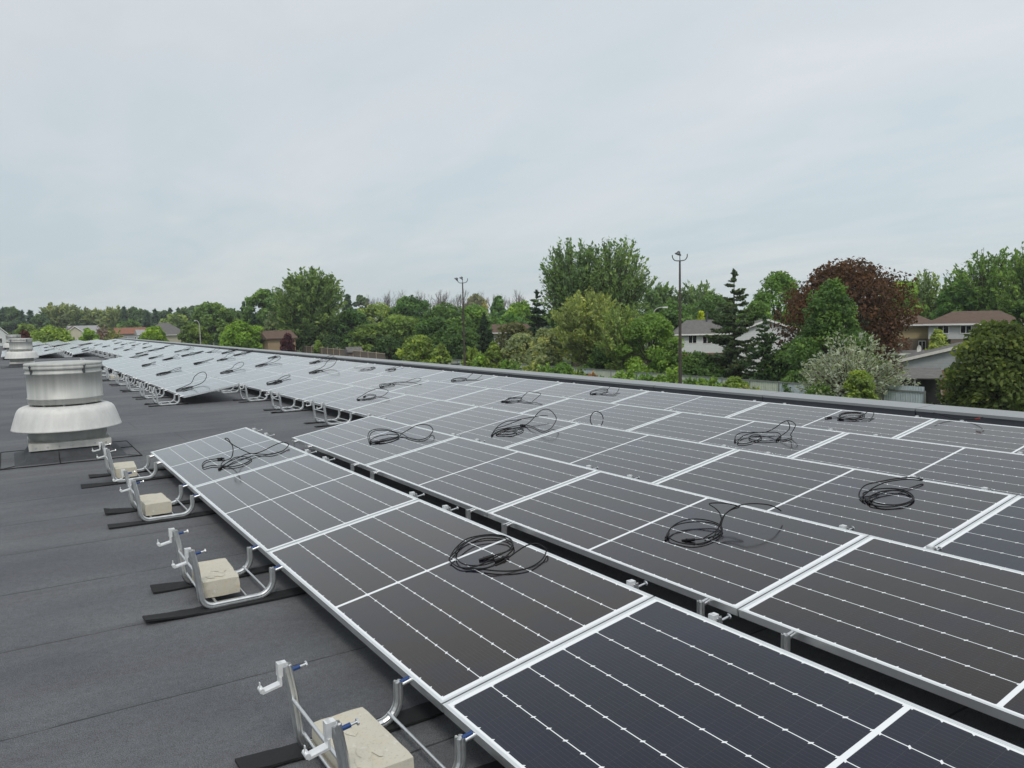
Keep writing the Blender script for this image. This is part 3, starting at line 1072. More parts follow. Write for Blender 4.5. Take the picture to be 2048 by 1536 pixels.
# strands of the nearest coils, measured in the plane of their panels (up-slope, along the row, above the glass)
CUSTOM = {
    (1, 0.48, 0.77): [[(-0.02, -0.1, 0.007), (0.044, -0.125, 0.012), (0.094, -0.126, 0.012), (0.136, -0.08, 0.012), (0.174, 0.015, 0.007), (0.153, 0.113, 0.007), (0.107, 0.175, 0.007), (0.025, 0.177, 0.007), (-0.055, 0.144, 0.007), (-0.124, 0.045, 0.012), (-0.147, -0.056, 0.012), (-0.125, -0.115, 0.007), (-0.076, -0.161, 0.007), (-0.005, -0.17, 0.007)], [(-0.148, 0.064, 0.007), (-0.083, 0.128, 0.012), (0.012, 0.188, 0.014), (0.079, 0.178, 0.014), (0.14, 0.124, 0.014), (0.167, 0.035, 0.014), (0.145, -0.056, 0.012), (0.095, -0.107, 0.007), (-0.007, -0.144, 0.014), (-0.089, -0.152, 0.012), (-0.135, -0.133, 0.007), (-0.172, -0.082, 0.007), (-0.169, 0.009, 0.007), (-0.158, 0.043, 0.016), (-0.095, 0.086, 0.018), (0.033, 0.151, 0.02), (0.112, 0.111, 0.02), (0.148, 0.02, 0.018), (0.131, -0.052, 0.007)], [(-0.163, -0.116, 0.007), (-0.122, -0.174, 0.007), (-0.098, -0.232, 0.02), (-0.034, -0.254, 0.03), (0.051, -0.246, 0.045), (0.111, -0.246, 0.055), (0.162, -0.258, 0.05), (0.18, -0.298, 0.03), (0.186, -0.292, 0.01), (0.121, -0.346, 0.007), (0.037, -0.37, 0.007), (-0.034, -0.334, 0.007), (-0.084, -0.265, 0.007), (-0.12, -0.186, 0.007), (-0.156, -0.12, 0.007)]],
    (2, 0.37, 0.54): [[(-0.153, 0.042, 0.007), (-0.075, 0.085, 0.02), (0.002, 0.081, 0.03), (0.062, 0.047, 0.03), (0.088, -0.031, 0.03), (0.095, -0.11, 0.02), (0.063, -0.155, 0.007), (-0.024, -0.192, 0.007), (-0.109, -0.186, 0.007), (-0.165, -0.143, 0.007), (-0.182, -0.059, 0.007), (-0.17, 0.016, 0.014), (-0.098, 0.075, 0.02), (-0.014, 0.08, 0.02), (0.06, 0.021, 0.02), (0.1, -0.068, 0.014), (0.069, -0.144, 0.007), (-0.012, -0.169, 0.007), (-0.097, -0.152, 0.014), (-0.125, -0.103, 0.007)], [(-0.052, -0.229, 0.007), (0.005, -0.21, 0.03), (0.038, -0.178, 0.05), (0.103, -0.148, 0.08), (0.151, -0.156, 0.1), (0.182, -0.193, 0.12), (0.234, -0.23, 0.12), (0.303, -0.273, 0.1), (0.352, -0.287, 0.07), (0.385, -0.291, 0.04)], [(-0.042, -0.185, 0.007), (0.011, -0.177, 0.04), (0.098, -0.139, 0.07), (0.158, -0.143, 0.09), (0.202, -0.166, 0.1), (0.201, -0.064, 0.1), (0.153, 0.005, 0.1), (0.134, -0.055, 0.09), (0.127, -0.091, 0.07), (0.092, -0.128, 0.04), (0.04, -0.134, 0.01), (-0.062, -0.143, 0.007)]],
    (3, 0.27, 0.63): [[(-0.171, 0.069, 0.007), (-0.091, 0.148, 0.012), (-0.034, 0.136, 0.016), (0.022, 0.111, 0.016), (0.064, 0.056, 0.016), (0.079, -0.013, 0.014), (0.059, -0.082, 0.007), (-0.007, -0.139, 0.007), (-0.076, -0.155, 0.007), (-0.146, -0.134, 0.007), (-0.206, -0.082, 0.007), (-0.219, -0.014, 0.007), (-0.195, 0.04, 0.014), (-0.12, 0.082, 0.014), (-0.031, 0.077, 0.016), (0.038, 0.04, 0.014), (0.072, -0.017, 0.007), (0.029, -0.1, 0.007), (-0.026, -0.141, 0.007), (-0.118, -0.142, 0.012), (-0.172, -0.1, 0.012), (-0.195, -0.025, 0.014), (-0.163, 0.055, 0.007)], [(-0.183, 0.089, 0.007), (-0.136, 0.146, 0.007), (-0.072, 0.18, 0.02), (-0.008, 0.179, 0.04), (0.056, 0.129, 0.05), (0.149, 0.078, 0.05), (0.241, 0.028, 0.04), (0.291, -0.02, 0.02), (0.292, -0.013, 0.012), (0.226, 0.04, 0.03), (0.129, 0.115, 0.03), (0.01, 0.129, 0.03), (-0.082, 0.126, 0.02), (-0.142, 0.122, 0.007), (-0.192, 0.07, 0.007)]],
    (2, 2.41, 0.61): [[(-0.223, -0.084, 0.007), (-0.166, 0.096, 0.02), (-0.093, 0.202, 0.05), (-0.018, 0.166, 0.06), (0.043, 0.059, 0.05), (0.072, -0.062, 0.03), (0.098, -0.163, 0.014), (0.066, -0.409, 0.007), (0.084, -0.569, 0.007), (0.161, -0.585, 0.007), (0.274, -0.471, 0.007), (0.299, -0.468, 0.04), (0.286, -0.435, 0.08), (0.252, -0.331, 0.09), (0.221, -0.23, 0.07), (0.161, -0.182, 0.04), (0.097, -0.168, 0.02), (0.047, -0.2, 0.007), (-0.04, -0.249, 0.007), (-0.138, -0.231, 0.007), (-0.21, -0.152, 0.007), (-0.197, -0.052, 0.016), (-0.093, 0.014, 0.02), (0.017, -0.033, 0.016), (0.062, -0.123, 0.012), (0.026, -0.234, 0.007), (-0.083, -0.25, 0.007), (-0.176, -0.172, 0.007)], [(-0.212, -0.108, 0.007), (-0.167, 0.055, 0.02), (-0.101, 0.131, 0.05), (-0.03, 0.117, 0.055), (0.028, 0.029, 0.045), (0.067, -0.07, 0.025), (0.051, -0.182, 0.012), (-0.068, -0.243, 0.014), (-0.171, -0.189, 0.014)]],
    (1, 2.28, 0.47): [[(-0.073, 0.198, 0.007), (-0.111, 0.242, 0.007), (-0.173, 0.273, 0.007), (-0.228, 0.169, 0.007), (-0.252, 0.012, 0.007), (-0.182, -0.009, 0.007), (-0.134, -0.13, 0.007), (-0.062, -0.072, 0.012), (0.021, 0.023, 0.014), (0.089, -0.005, 0.007), (0.113, -0.146, 0.007), (0.093, -0.226, 0.007), (0.014, -0.304, 0.007), (-0.065, -0.291, 0.007), (-0.12, -0.213, 0.007), (-0.131, -0.124, 0.014), (-0.083, -0.025, 0.02), (-0.042, -0.13, 0.05), (-0.019, -0.157, 0.1), (-0.012, -0.16, 0.16), (-0.021, -0.067, 0.19), (-0.013, 0.082, 0.19), (0.018, 0.107, 0.18), (0.025, 0.05, 0.14), (0.071, 0.055, 0.09), (0.115, -0.01, 0.05), (0.159, -0.048, 0.02), (0.243, -0.06, 0.02), (0.347, -0.015, 0.03), (0.44, -0.012, 0.04), (0.475, -0.083, 0.03), (0.45, -0.136, 0.012), (0.368, -0.227, 0.007), (0.279, -0.234, 0.007), (0.224, -0.121, 0.007), (0.184, -0.008, 0.007), (0.126, 0.03, 0.014), (0.033, -0.032, 0.014), (-0.066, -0.09, 0.014), (-0.148, -0.189, 0.007)]],
    (3, 2.24, 0.4): [[(-0.167, 0.077, 0.007), (-0.038, 0.194, 0.007), (0.087, 0.15, 0.007), (0.182, 0.105, 0.007), (0.226, 0.025, 0.012), (0.238, -0.054, 0.05), (0.283, -0.084, 0.09), (0.324, -0.123, 0.14), (0.351, -0.174, 0.17), (0.384, -0.223, 0.17), (0.406, -0.265, 0.14), (0.403, -0.322, 0.09), (0.376, -0.35, 0.06), (0.322, -0.362, 0.02), (0.264, -0.391, 0.007), (0.174, -0.418, 0.007), (0.177, -0.321, 0.007), (0.223, -0.147, 0.007), (0.242, -0.007, 0.007), (0.23, 0.061, 0.007)], [(-0.133, 0.065, 0.007), (-0.025, 0.126, 0.007), (0.068, 0.122, 0.007), (0.105, 0.032, 0.007), (0.147, -0.034, 0.007), (0.095, -0.125, 0.007), (0.023, -0.163, 0.007), (-0.058, -0.144, 0.007), (-0.12, -0.068, 0.007), (-0.145, 0.024, 0.007), (-0.081, 0.093, 0.014), (0.016, 0.112, 0.014), (0.066, 0.028, 0.014), (0.029, -0.099, 0.014), (-0.064, -0.155, 0.014), (-0.115, -0.045, 0.007)], [(-0.18, 0.072, 0.007), (-0.077, 0.173, 0.02), (0.013, 0.202, 0.05), (0.124, 0.221, 0.06), (0.237, 0.189, 0.05), (0.334, 0.143, 0.05), (0.417, 0.091, 0.05), (0.482, 0.043, 0.05), (0.52, 0.001, 0.04)], [(-0.167, 0.077, 0.007), (-0.033, 0.213, 0.02), (0.065, 0.184, 0.03), (0.163, 0.137, 0.05), (0.265, 0.157, 0.05)]],
    (4, 1.28, 0.55): [[(-0.228, 0.17, 0.007), (-0.13, 0.241, 0.02), (-0.054, 0.232, 0.03), (0.03, 0.161, 0.02), (0.075, 0.057, 0.02), (0.123, -0.025, 0.06), (0.156, -0.072, 0.1), (0.166, -0.135, 0.13), (0.163, -0.192, 0.13), (0.165, -0.23, 0.1), (0.135, -0.226, 0.06), (0.102, -0.214, 0.02), (0.076, -0.244, 0.007), (-0.013, -0.236, 0.007), (-0.054, -0.181, 0.007), (-0.131, -0.086, 0.007), (-0.143, 0.018, 0.007), (-0.111, 0.103, 0.007), (-0.018, 0.134, 0.007), (0.008, 0.073, 0.007), (-0.05, 0.003, 0.007), (-0.144, -0.017, 0.007), (-0.26, 0.012, 0.007), (-0.291, 0.08, 0.007), (-0.229, 0.133, 0.007), (-0.084, 0.185, 0.014), (0.025, 0.133, 0.02), (0.089, 0.022, 0.02), (0.125, -0.052, 0.014), (0.062, -0.133, 0.007), (-0.025, -0.169, 0.007)], [(-0.016, -0.151, 0.007), (0.113, -0.165, 0.04), (0.148, -0.175, 0.07), (0.14, -0.176, 0.12), (0.156, -0.148, 0.13)]],
    (4, 3.37, 0.52): [[(-0.06, 0.131, 0.007), (-0.04, 0.134, 0.007), (0.103, 0.236, 0.007), (0.171, 0.162, 0.007), (0.199, 0.069, 0.007), (0.129, -0.055, 0.007), (0.035, -0.1, 0.007), (-0.045, -0.05, 0.007), (-0.079, 0.053, 0.007), (0.013, 0.154, 0.014), (0.11, 0.126, 0.014), (0.132, -0.015, 0.014), (0.172, -0.013, 0.02), (0.228, -0.016, 0.05), (0.252, -0.065, 0.08), (0.26, -0.205, 0.09), (0.255, -0.374, 0.08), (0.207, -0.38, 0.05), (0.14, -0.356, 0.012), (0.051, -0.41, 0.007), (0.023, -0.324, 0.007), (0.029, -0.147, 0.007), (-0.027, -0.041, 0.007), (-0.052, 0.065, 0.007)]],
    (3, 4.28, 0.56): [[(0.037, 0.174, 0.007), (0.138, 0.237, 0.007), (0.165, 0.066, 0.007), (0.114, -0.08, 0.007), (0.011, -0.122, 0.007), (-0.081, -0.052, 0.007), (-0.144, 0.001, 0.007), (-0.113, 0.123, 0.007), (-0.018, 0.183, 0.02), (0.086, 0.112, 0.07), (0.185, 0.009, 0.1), (0.228, -0.147, 0.1), (0.261, -0.251, 0.07), (0.224, -0.266, 0.04), (0.16, -0.229, 0.007), (0.092, -0.16, 0.007), (0.008, -0.187, 0.007), (-0.084, -0.116, 0.007), (-0.126, 0.017, 0.007)]],
    (4, 5.29, 0.42): [[(-0.14, 0.099, 0.007), (-0.053, 0.331, 0.007), (0.026, 0.372, 0.007), (0.07, 0.199, 0.007), (0.095, -0.013, 0.007), (0.039, -0.135, 0.007), (-0.078, -0.13, 0.007), (-0.17, -0.004, 0.007), (-0.025, 0.221, 0.014), (0.087, 0.133, 0.014), (0.177, 0.029, 0.02), (0.233, -0.243, 0.03), (0.333, -0.331, 0.06), (0.432, -0.375, 0.06), (0.46, -0.437, 0.05), (0.387, -0.514, 0.03), (0.338, -0.391, 0.007), (0.305, -0.145, 0.007), (0.217, 0.088, 0.007), (0.073, 0.072, 0.007), (-0.099, 0.056, 0.007)]],
    (5, 3.34, 0.66): [[(-0.117, 0.144, 0.007), (-0.025, 0.239, 0.007), (0.109, 0.277, 0.007), (0.161, 0.178, 0.007), (0.165, 0.076, 0.007), (0.075, -0.03, 0.007), (-0.052, -0.078, 0.007), (-0.121, -0.003, 0.007), (-0.148, 0.088, 0.007), (-0.056, 0.163, 0.014), (0.07, 0.139, 0.014), (0.082, 0.011, 0.014), (0.105, -0.017, 0.03), (0.164, -0.023, 0.06), (0.2, -0.068, 0.06), (0.198, -0.171, 0.05), (0.108, -0.251, 0.02), (-0.061, -0.36, 0.007), (-0.091, -0.261, 0.007), (-0.094, -0.094, 0.007), (-0.118, 0.035, 0.007)]],
    (5, 1.39, 0.72): [[(-0.093, 0.165, 0.007), (-0.058, 0.112, 0.007), (-0.098, 0.012, 0.007), (-0.101, -0.103, 0.007), (-0.008, -0.145, 0.007), (0.083, -0.138, 0.007), (0.18, -0.058, 0.007), (0.196, 0.032, 0.007), (0.152, 0.11, 0.007), (0.076, 0.14, 0.007), (-0.008, 0.106, 0.007), (-0.056, 0.024, 0.007), (-0.021, -0.068, 0.007), (0.07, -0.103, 0.007), (0.139, -0.076, 0.007), (0.148, 0.0, 0.014), (0.104, 0.078, 0.014), (0.016, 0.099, 0.014), (-0.029, 0.078, 0.007), (-0.065, -0.035, 0.007), (-0.033, -0.119, 0.007), (0.094, -0.132, 0.02), (0.162, -0.141, 0.04), (0.147, -0.21, 0.03), (0.034, -0.254, 0.007), (-0.038, -0.267, 0.007), (-0.069, -0.185, 0.007), (-0.101, -0.103, 0.007), (-0.111, 0.004, 0.007)]],
    (5, 5.4, 0.54): [[(-0.159, -0.035, 0.007), (-0.063, 0.094, 0.007), (0.049, 0.082, 0.007), (0.084, -0.125, 0.007), (0.032, -0.304, 0.007), (-0.081, -0.355, 0.007), (-0.182, -0.271, 0.007), (-0.2, -0.124, 0.007), (-0.073, 0.012, 0.014), (0.021, -0.119, 0.014), (0.015, -0.337, 0.02), (0.129, -0.295, 0.05), (0.254, -0.234, 0.07), (0.262, -0.421, 0.07), (0.274, -0.52, 0.05), (0.141, -0.606, 0.02), (0.046, -0.623, 0.007), (0.011, -0.399, 0.007), (-0.037, -0.279, 0.007), (-0.136, -0.129, 0.007)]],
}


def coil_strands(k, s, w, lines, label):
    t_ = thing('cable_coil', label, 'cable coil', ((k - 1) * P + w * math.cos(TH), ROW_OFF[k] + s * L, w * math.sin(TH)), 0, 'loose black cables lying on the panels')
    t_.rotation_euler = (0, -TH, 0)
    for j, ln in enumerate(lines):
        path = catmull([Vector(q) for q in ln], 5)
        m = MB(); m.tube(path, .0033 if (k, s) in ((1, .48), (2, .37)) else .0042, 6)
        obj('cable', m, M['cable'], t_)
        if j == 0:
            ends = ((path[0], path[3]), (path[-1], path[-4]))
            for end, nxt in ends:
                d = (end - nxt).normalized()
                cn = MB()
                cn.tube([end - d * .024, end + d * .016], .0085, 8)
                cn.tube([end + d * .016, end + d * .050], .0065, 8)
                cn.tube([end + d * .020, end + d * .027], .0100, 8)
                obj('connector', cn, M['cable'], t_)


for i, (k, s, w, kw, pre) in enumerate(NEAR):
    cu = [v for q, v in CUSTOM.items() if q[0] == k and abs(q[1] - s) < .06]
    if cu:
        key = [q for q in CUSTOM if q[0] == k and abs(q[1] - s) < .06][0]
        coil_strands(key[0], key[1], key[2], cu[0], clab(pre, k, s))
        continue
    coil(k, s, w, 300 + i, near=True, rad=.0035, label=clab(pre, k, s), **kw)

# standing ring and the thin curved lead by the parapet
t_ = thing('cable_coil', 'single small black cable ring standing on the second row from the parapet', 'cable coil', ((4 - 1) * P + .10 * math.cos(TH), ROW_OFF[4] + 2.235 * L, .10 * math.sin(TH)), 0, 'loose black cables lying on the panels')
m = MB()
m.tube([(.02 + .062 * math.cos(a), -.04 * math.cos(a), .085 + .09 * math.sin(a)) for a in np.linspace(0, 6.1, 26)], .005, 6)
obj('cable', m, M['cable'], t_)
t_ = thing('cable_coil', 'thin curved black lead with a red end beside the parapet', 'cable coil', ((5 - 1) * P + .93 * math.cos(TH), ROW_OFF[5] + .92 * L, .93 * math.sin(TH)), 0, 'loose black cables lying on the panels')
m = MB()
m.tube([(.15 * math.cos(a) * .5, -.06 - .24 * math.sin(a / 1.0), .02 + .05 * math.sin(a) ** 2) for a in np.linspace(-1.5, 2.2, 24)], .0038, 6)
obj('cable', m, M['cable'], t_)
m = MB(); m.tube([(-.045, -.255, .052), (-.05, -.30, .065)], .007, 6)
obj('red_plug', m, M['redtip'], t_)

FAR = [(2, 6.54, .22, 1), (2, 8.71, .58, 2), (2, 10.69, .75, 3), (3, 12.78, .59, 4), (3, 13.87, .45, 3), (3, 15.17, .25, 5), (4, 18.54, .57, 5), (3, 16.14, .62, 3),
       (4, 20.44, .6, 3), (4, 22.9, .7, 3), (3, 18.58, .72, 2), (4, 24.85, .6, 3), (4, 16.21, .7, 1), (4, 14.53, .65, 5), (5, 15.72, .3, 1), (3, 10.63, .7, 3),
       (4, 11.8, .48, 1), (3, 8.47, .5, 1), (5, 14.77, .75, 5), (5, 13.63, .7, 5), (5, 11.6, .61, 2), (4, 9.55, .5, 1), (5, 9.53, .61, 1), (3, 6.45, .45, 2),
       (4, 7.49, .6, 1), (2, 22.92, .51, 2), (2, 20.83, .7, 3), (2, 19.51, .58, 2), (3, 25.16, .6, 3), (3, 22.85, .65, 3), (5, 32.75, .34, 3), (4, 26.79, .7, 3),
       (5, 27.82, .3, 3), (3, 20.17, .6, 3), (1, 23.89, .7, 3), (1, 21.24, .54, 3), (5, 18.1, .3, 2), (5, 21.3, .5, 3), (5, 25.2, .5, 3)]
KINDN = {1: 'distant black cable coil with a raised loop', 2: 'distant black cable coil with a low tail', 3: 'distant flat bundle of black cable', 4: 'distant black cable coil', 5: 'distant long straight bundle of black cable'}
seenlab = {}
for i, (k, s, w, kd) in enumerate(FAR):
    lab = clab(KINDN[kd], k, s)
    sd = 500 + i
    rg = random.Random(sd)
    if kd == 1: coil(k, s, w, sd, r=.17, turns=1.5, tail=rg.uniform(-.1, .7), tl=.45, th_=.20 if s < 8 else rg.uniform(.04, .12), wd=.13, label=lab, rad=.0065)
    elif kd == 2: coil(k, s, w, sd, r=.18, turns=2.2, tail=rg.uniform(0, .6), tl=rg.uniform(.2, .42), th_=rg.uniform(.02, .06), wd=.1, label=lab, rad=.006, squash=rg.uniform(.6, 1))
    elif kd == 3: coil(k, s, w, sd, r=.19, turns=2.6, tail=rg.uniform(0, .6), tl=rg.uniform(.12, .35), th_=.02, wd=.08, label=lab, rad=.0065, squash=rg.uniform(.45, .8))
    elif kd == 4: coil(k, s, w, sd, r=.18, turns=2.4, tail=.3, tl=.3, th_=.06, wd=.08, label=lab, rad=.0065)
    else: coil(k, s, w, sd, tail=rg.uniform(.1, .5), tl=.85, th_=.05, label=lab, rad=.0075, straight=True)

# ------------------------------------------------------------------ vegetation
F32 = np.float32


def leaf_mesh(name, cen, size, nrm_bias, tint, rng, long=1.7, along=None):
    """one small diamond-shaped leaf spray per centre"""
    n = len(cen)
    nr = rng.normal(size=(n, 3)) + nrm_bias
    nr /= np.linalg.norm(nr, axis=1, keepdims=True) + 1e-9
    if along is None:
        a = rng.normal(size=(n, 3))
    else:
        a = along + rng.normal(size=(n, 3)) * .35
    a -= nr * np.sum(a * nr, axis=1, keepdims=True)
    a /= np.linalg.norm(a, axis=1, keepdims=True) + 1e-9
    b = np.cross(nr, a)
    sz = size * (.6 + .8 * rng.rand(n))[:, None]
    la, lb = sz * long * .5, sz * .5
    v = np.stack([cen - a * la, cen + b * lb + nr * sz * .12, cen + a * la, cen - b * lb + nr * sz * .12], axis=1).reshape(-1, 3)
    me = bpy.data.meshes.new(name)
    me.vertices.add(n * 4); me.loops.add(n * 4); me.polygons.add(n)
    me.vertices.foreach_set('co', v.astype(F32).ravel())
    me.loops.foreach_set('vertex_index', np.arange(n * 4, dtype=np.int32))
    me.polygons.foreach_set('loop_start', np.arange(0, n * 4, 4, dtype=np.int32))
    at_ = me.attributes.new('tint', 'FLOAT', 'FACE')
    at_.data.foreach_set('value', np.clip(tint, 0, 1).astype(F32))
    me.materials.append(M['leaf'])
    me.update(calc_edges=True)
    return me


def dirs(rng, n):
    d = rng.normal(size=(n, 3))
    return d / np.linalg.norm(d, axis=1, keepdims=True)


def lump_points(rng, n, prof, wx, z0, H, lumps, lr=.17, flat=.75, shell=.5):
    """leaf clumps around a crown outline. prof(u) -> radius share at height share u"""
    u = rng.rand(lumps) ** .85
    ph = rng.rand(lumps) * 2 * np.pi
    rad = np.array([prof(q) for q in u]) * wx / 2 * (shell + (1 - shell) * np.sqrt(rng.rand(lumps)))
    wob = 1 + .16 * np.sin(ph * 3 + 5 * u) + .1 * np.sin(ph * 5 - 9 * u)
    lc = np.stack([rad * wob * np.cos(ph), rad * wob * np.sin(ph), z0 + u * (H - z0)], axis=1)
    lrad = lr * wx * (.5 + .9 * rng.rand(lumps))
    lt = np.clip(.5 + .20 * rng.normal(size=lumps), .1, .95)
    w_ = lrad ** 2; w_ /= w_.sum()
    idx = rng.choice(lumps, size=n, p=w_)
    d = dirs(rng, n)
    rr = lrad[idx] * (.35 + .65 * rng.rand(n) ** .5)
    off = d * rr[:, None]
    off[:, 2] *= flat
    p = lc[idx] + off
    tint = lt[idx] + .13 * rng.normal(size=n)
    keep = (p[:, 2] > .05)
    return p[keep], tint[keep], d[keep], lc


def limbs(mb, rng, lc, base, fork, r0, count):
    order = rng.permutation(len(lc))[:count]
    for i in order:
        e = lc[i]
        p0 = np.array([0, 0, fork * (.5 + .5 * rng.rand())])
        mid = (p0 + e) / 2 + np.array([0, 0, .12 * np.linalg.norm(e - p0)]) * rng.uniform(-.3, 1)
        mb.tube([tuple(p0), tuple(mid), tuple(e)], [r0 * .5, r0 * .28, r0 * .08], 5, False)


def trunk_mb(rng, h, r, lean=.0):
    mb = MB()
    n = 6
    pts = [(lean * i / n * h + rng.uniform(-.5, .5) * r, rng.uniform(-.5, .5) * r, h * i / n) for i in range(n + 1)]
    pts[0] = (0, 0, -.1)
    mb.tube(pts, [r * (1.35 - .8 * (i / n) ** .7) for i in range(n + 1)], 8, False)
    return mb


PROF = {
    'round': lambda u: math.sqrt(max(0.02, 1 - (2 * (u ** .9) - 1) ** 2)) if u > .35 else .72 + .28 * math.sin(u / .35 * 1.57),
    'dome': lambda u: math.sqrt(max(0.01, 1 - u ** 2.2)),
    'cone': lambda u: max(.03, (1 - u) ** .95) * (.75 + .25 * min(1, u / .12)),
    'egg': lambda u: math.sin(math.pi * min(1, .18 + .82 * u) ** .8) * .95 + .05,
    'column': lambda u: .75 + .25 * math.sin(u * 9) if u < .8 else .75 * math.sqrt(max(.02, 1 - ((u - .8) / .2) ** 2)),
}


TREES = []


def tree(kind, px, ytop, wpx, D, col, label, name='leafy_tree', cat='tree', group=None, seed=None, base=None, n=None, leaf=None, trunk=True, bark='bark', lumps=None, asym=1.0):
    """one tree: Empty > trunk, crown. ytop, wpx are pixels of the 2048 px wide photograph"""
    named = any(col is q_ for q_ in (DK, MD, LT, YG, OL, GG, BD, MR, SV, BG))
    seed = seed if seed is not None else int(px * 7 + ytop * 13) % 99991
    rng = np.random.RandomState(seed)
    x, y = at(px, D)
    H = zat(px, ytop, D) - ZG
    Wd = wpx * mpp(D)
    q = mpp(D) * 2            # metres per output pixel
    lf = (leaf or 1.95) * q
    area = (wpx / 2) * (min(H / mpp(D), 300) / 2) * .7
    n = int(n * 1.3) if n else int(min(18000, max(1200, area * 4.2)))
    t_ = thing(name, label, cat, (x, y, ZG), rng.rand() * 6.28, group)
    z0 = base if base is not None else H * .16
    tr = H * .016 + .05
    if kind in PROF:
        pr = PROF[kind]
        lumps = lumps or int(45 + min(90, n / 90))
        p, tint, d, lc = lump_points(rng, n, pr, Wd * .84, z0, H * .95, lumps, lr=.135 if kind != 'cone' else .10, shell=.42)
        me = leaf_mesh('crown', p, lf, d * .8 + np.array([0, 0, .7]), tint, rng)
        mb = trunk_mb(rng, H * .62, tr)
        limbs(mb, rng, lc, 0, H * .4, tr, 26)
    elif kind in ('vase', 'spray'):
        # ascending sprays that fan out of the fork
        nb = int(90 + n / 90) if kind == 'vase' else int(70 + n / 80)
        fork = H * (.16 if kind == 'vase' else .02)
        mb = trunk_mb(rng, fork * 1.5 + .2, tr) if kind == 'vase' else MB()
        P_, T_, A_, Dn = [], [], [], []
        per = int(n / nb) + 1
        for i in range(nb):
            ph = rng.rand() * 2 * np.pi
            el = rng.rand()
            ct = el
            st = max(.03, 1 - ct * ct) ** .42
            r_end = Wd / 2 * st * (.62 + .46 * rng.rand())
            if kind == 'vase':
                z_end = H * (.40 + .58 * ct ** .62 * (.86 + .16 * rng.rand())) if rng.rand() < .80 else H * (.22 + .3 * rng.rand())
            else:
                lob = .5 + .5 * math.sin(3 * ph + seed)
                z_end = H * (.25 + .74 * ct * (.62 + .40 * lob * rng.rand() ** .3))
                r_end *= .80 + .28 * lob
            e = np.array([r_end * math.cos(ph), r_end * math.sin(ph), min(z_end, H * 1.0)])
            p0 = np.array([0, 0, fork * (.8 + .5 * rng.rand())])
            ctrl = p0 + np.array([(e[0]) * .35, (e[1]) * .35, (e[2] - p0[2]) * .62])
            ts = np.linspace(0, 1, 7)
            line = [tuple((1 - t) ** 2 * p0 + 2 * t * (1 - t) * ctrl + t * t * e) for t in ts]
            rb = tr * (.30 + .2 * rng.rand())
            mb.tube(line, [rb * (1 - .9 * t) + .004 for t in ts], 4, False)
            tt_ = .28 + .74 * rng.rand(per) ** .75
            pos = ((1 - tt_) ** 2)[:, None] * p0 + (2 * tt_ * (1 - tt_))[:, None] * ctrl + (tt_ ** 2)[:, None] * e
            tang = 2 * (1 - tt_)[:, None] * (ctrl - p0) + 2 * tt_[:, None] * (e - ctrl)
            tang /= np.linalg.norm(tang, axis=1, keepdims=True) + 1e-9
            spread = Wd * .055 * (1.25 - tt_)[:, None]
            pos = pos + rng.normal(size=(per, 3)) * spread
            P_.append(pos); A_.append(tang)
            T_.append(np.full(per, np.clip(.5 + .2 * rng.normal(), .1, .9)) + .12 * rng.normal(size=per))
        p = np.concatenate(P_); tint = np.concatenate(T_); al = np.concatenate(A_)
        kp = p[:, 2] > .05
        me = leaf_mesh('crown', p[kp], lf * .9, np.array([0, 0, .5]), tint[kp], rng, long=2.3, along=al[kp])
    elif kind == 'conifer':
        mb = trunk_mb(rng, H * .97, tr * .9)
        mb = MB(); mb.tube([(0, 0, -.1), (0, 0, H * .5), (0, 0, H)], [tr, tr * .6, .01], 7, False)
        lev = 19
        P_, A_, T_, B_ = [], [], [], []
        rows_ = [(z, b) for z in np.linspace(.05, .965, lev) for b in range(8 if z < .6 else (6 if z < .85 else 4))]
        lens = [Wd / 2 * ((1 - zf) ** .80 * (.62 + .55 * rng.rand()) + .015) for zf, b in rows_]
        wsum = sum(q_ ** 1.25 for q_ in lens)
        for (zf, b), ln in zip(rows_, lens):
            per = max(4, int(n * ln ** 1.25 / wsum))
            ph = rng.rand() * 6.283
            p0 = np.array([0, 0, H * (zf + .008 * rng.normal())])
            dirn = np.array([math.cos(ph), math.sin(ph), 0])
            u = rng.rand(per) ** .7
            droop = -.34 * (1 - zf) + .10 * zf
            z_ = u * ln * droop + .30 * ln * np.maximum(0, u - .55) ** 1.5 * 2
            pos = p0 + dirn * (u * ln)[:, None] + np.stack([np.zeros(per), np.zeros(per), z_], axis=1)
            side = np.array([-dirn[1], dirn[0], 0])
            pos = pos + side * (rng.normal(size=per) * .13 * ln * (1.1 - u * .8))[:, None] + np.stack([np.zeros(per)] * 2 + [-np.abs(rng.normal(size=per)) * .045 * ln], axis=1)
            P_.append(pos)
            A_.append(np.tile(dirn + np.array([0, 0, droop]), (per, 1)))
            T_.append(np.clip(.45 + .16 * rng.normal(), 0, 1) + .1 * rng.normal(size=per))
            mb.tube([tuple(p0), tuple(p0 + dirn * ln * .9 + np.array([0, 0, droop * ln * .9]))], [tr * .18, .008], 3, False)
        k8 = max(6, n // 90)
        zt = H * (1 - .09 * rng.rand(k8))
        P_.append(np.stack([rng.normal(size=k8) * .05, rng.normal(size=k8) * .05, zt], axis=1)); A_.append(np.tile(np.array([0, 0, 1.]), (k8, 1))); T_.append(np.full(k8, .45))
        p = np.concatenate(P_); al = np.concatenate(A_); tint = np.concatenate(T_)
        me = leaf_mesh('crown', p, lf, np.array([0, 0, .9]), tint, rng, long=2.0, along=al)
    elif kind == 'bare':
        mb = MB()
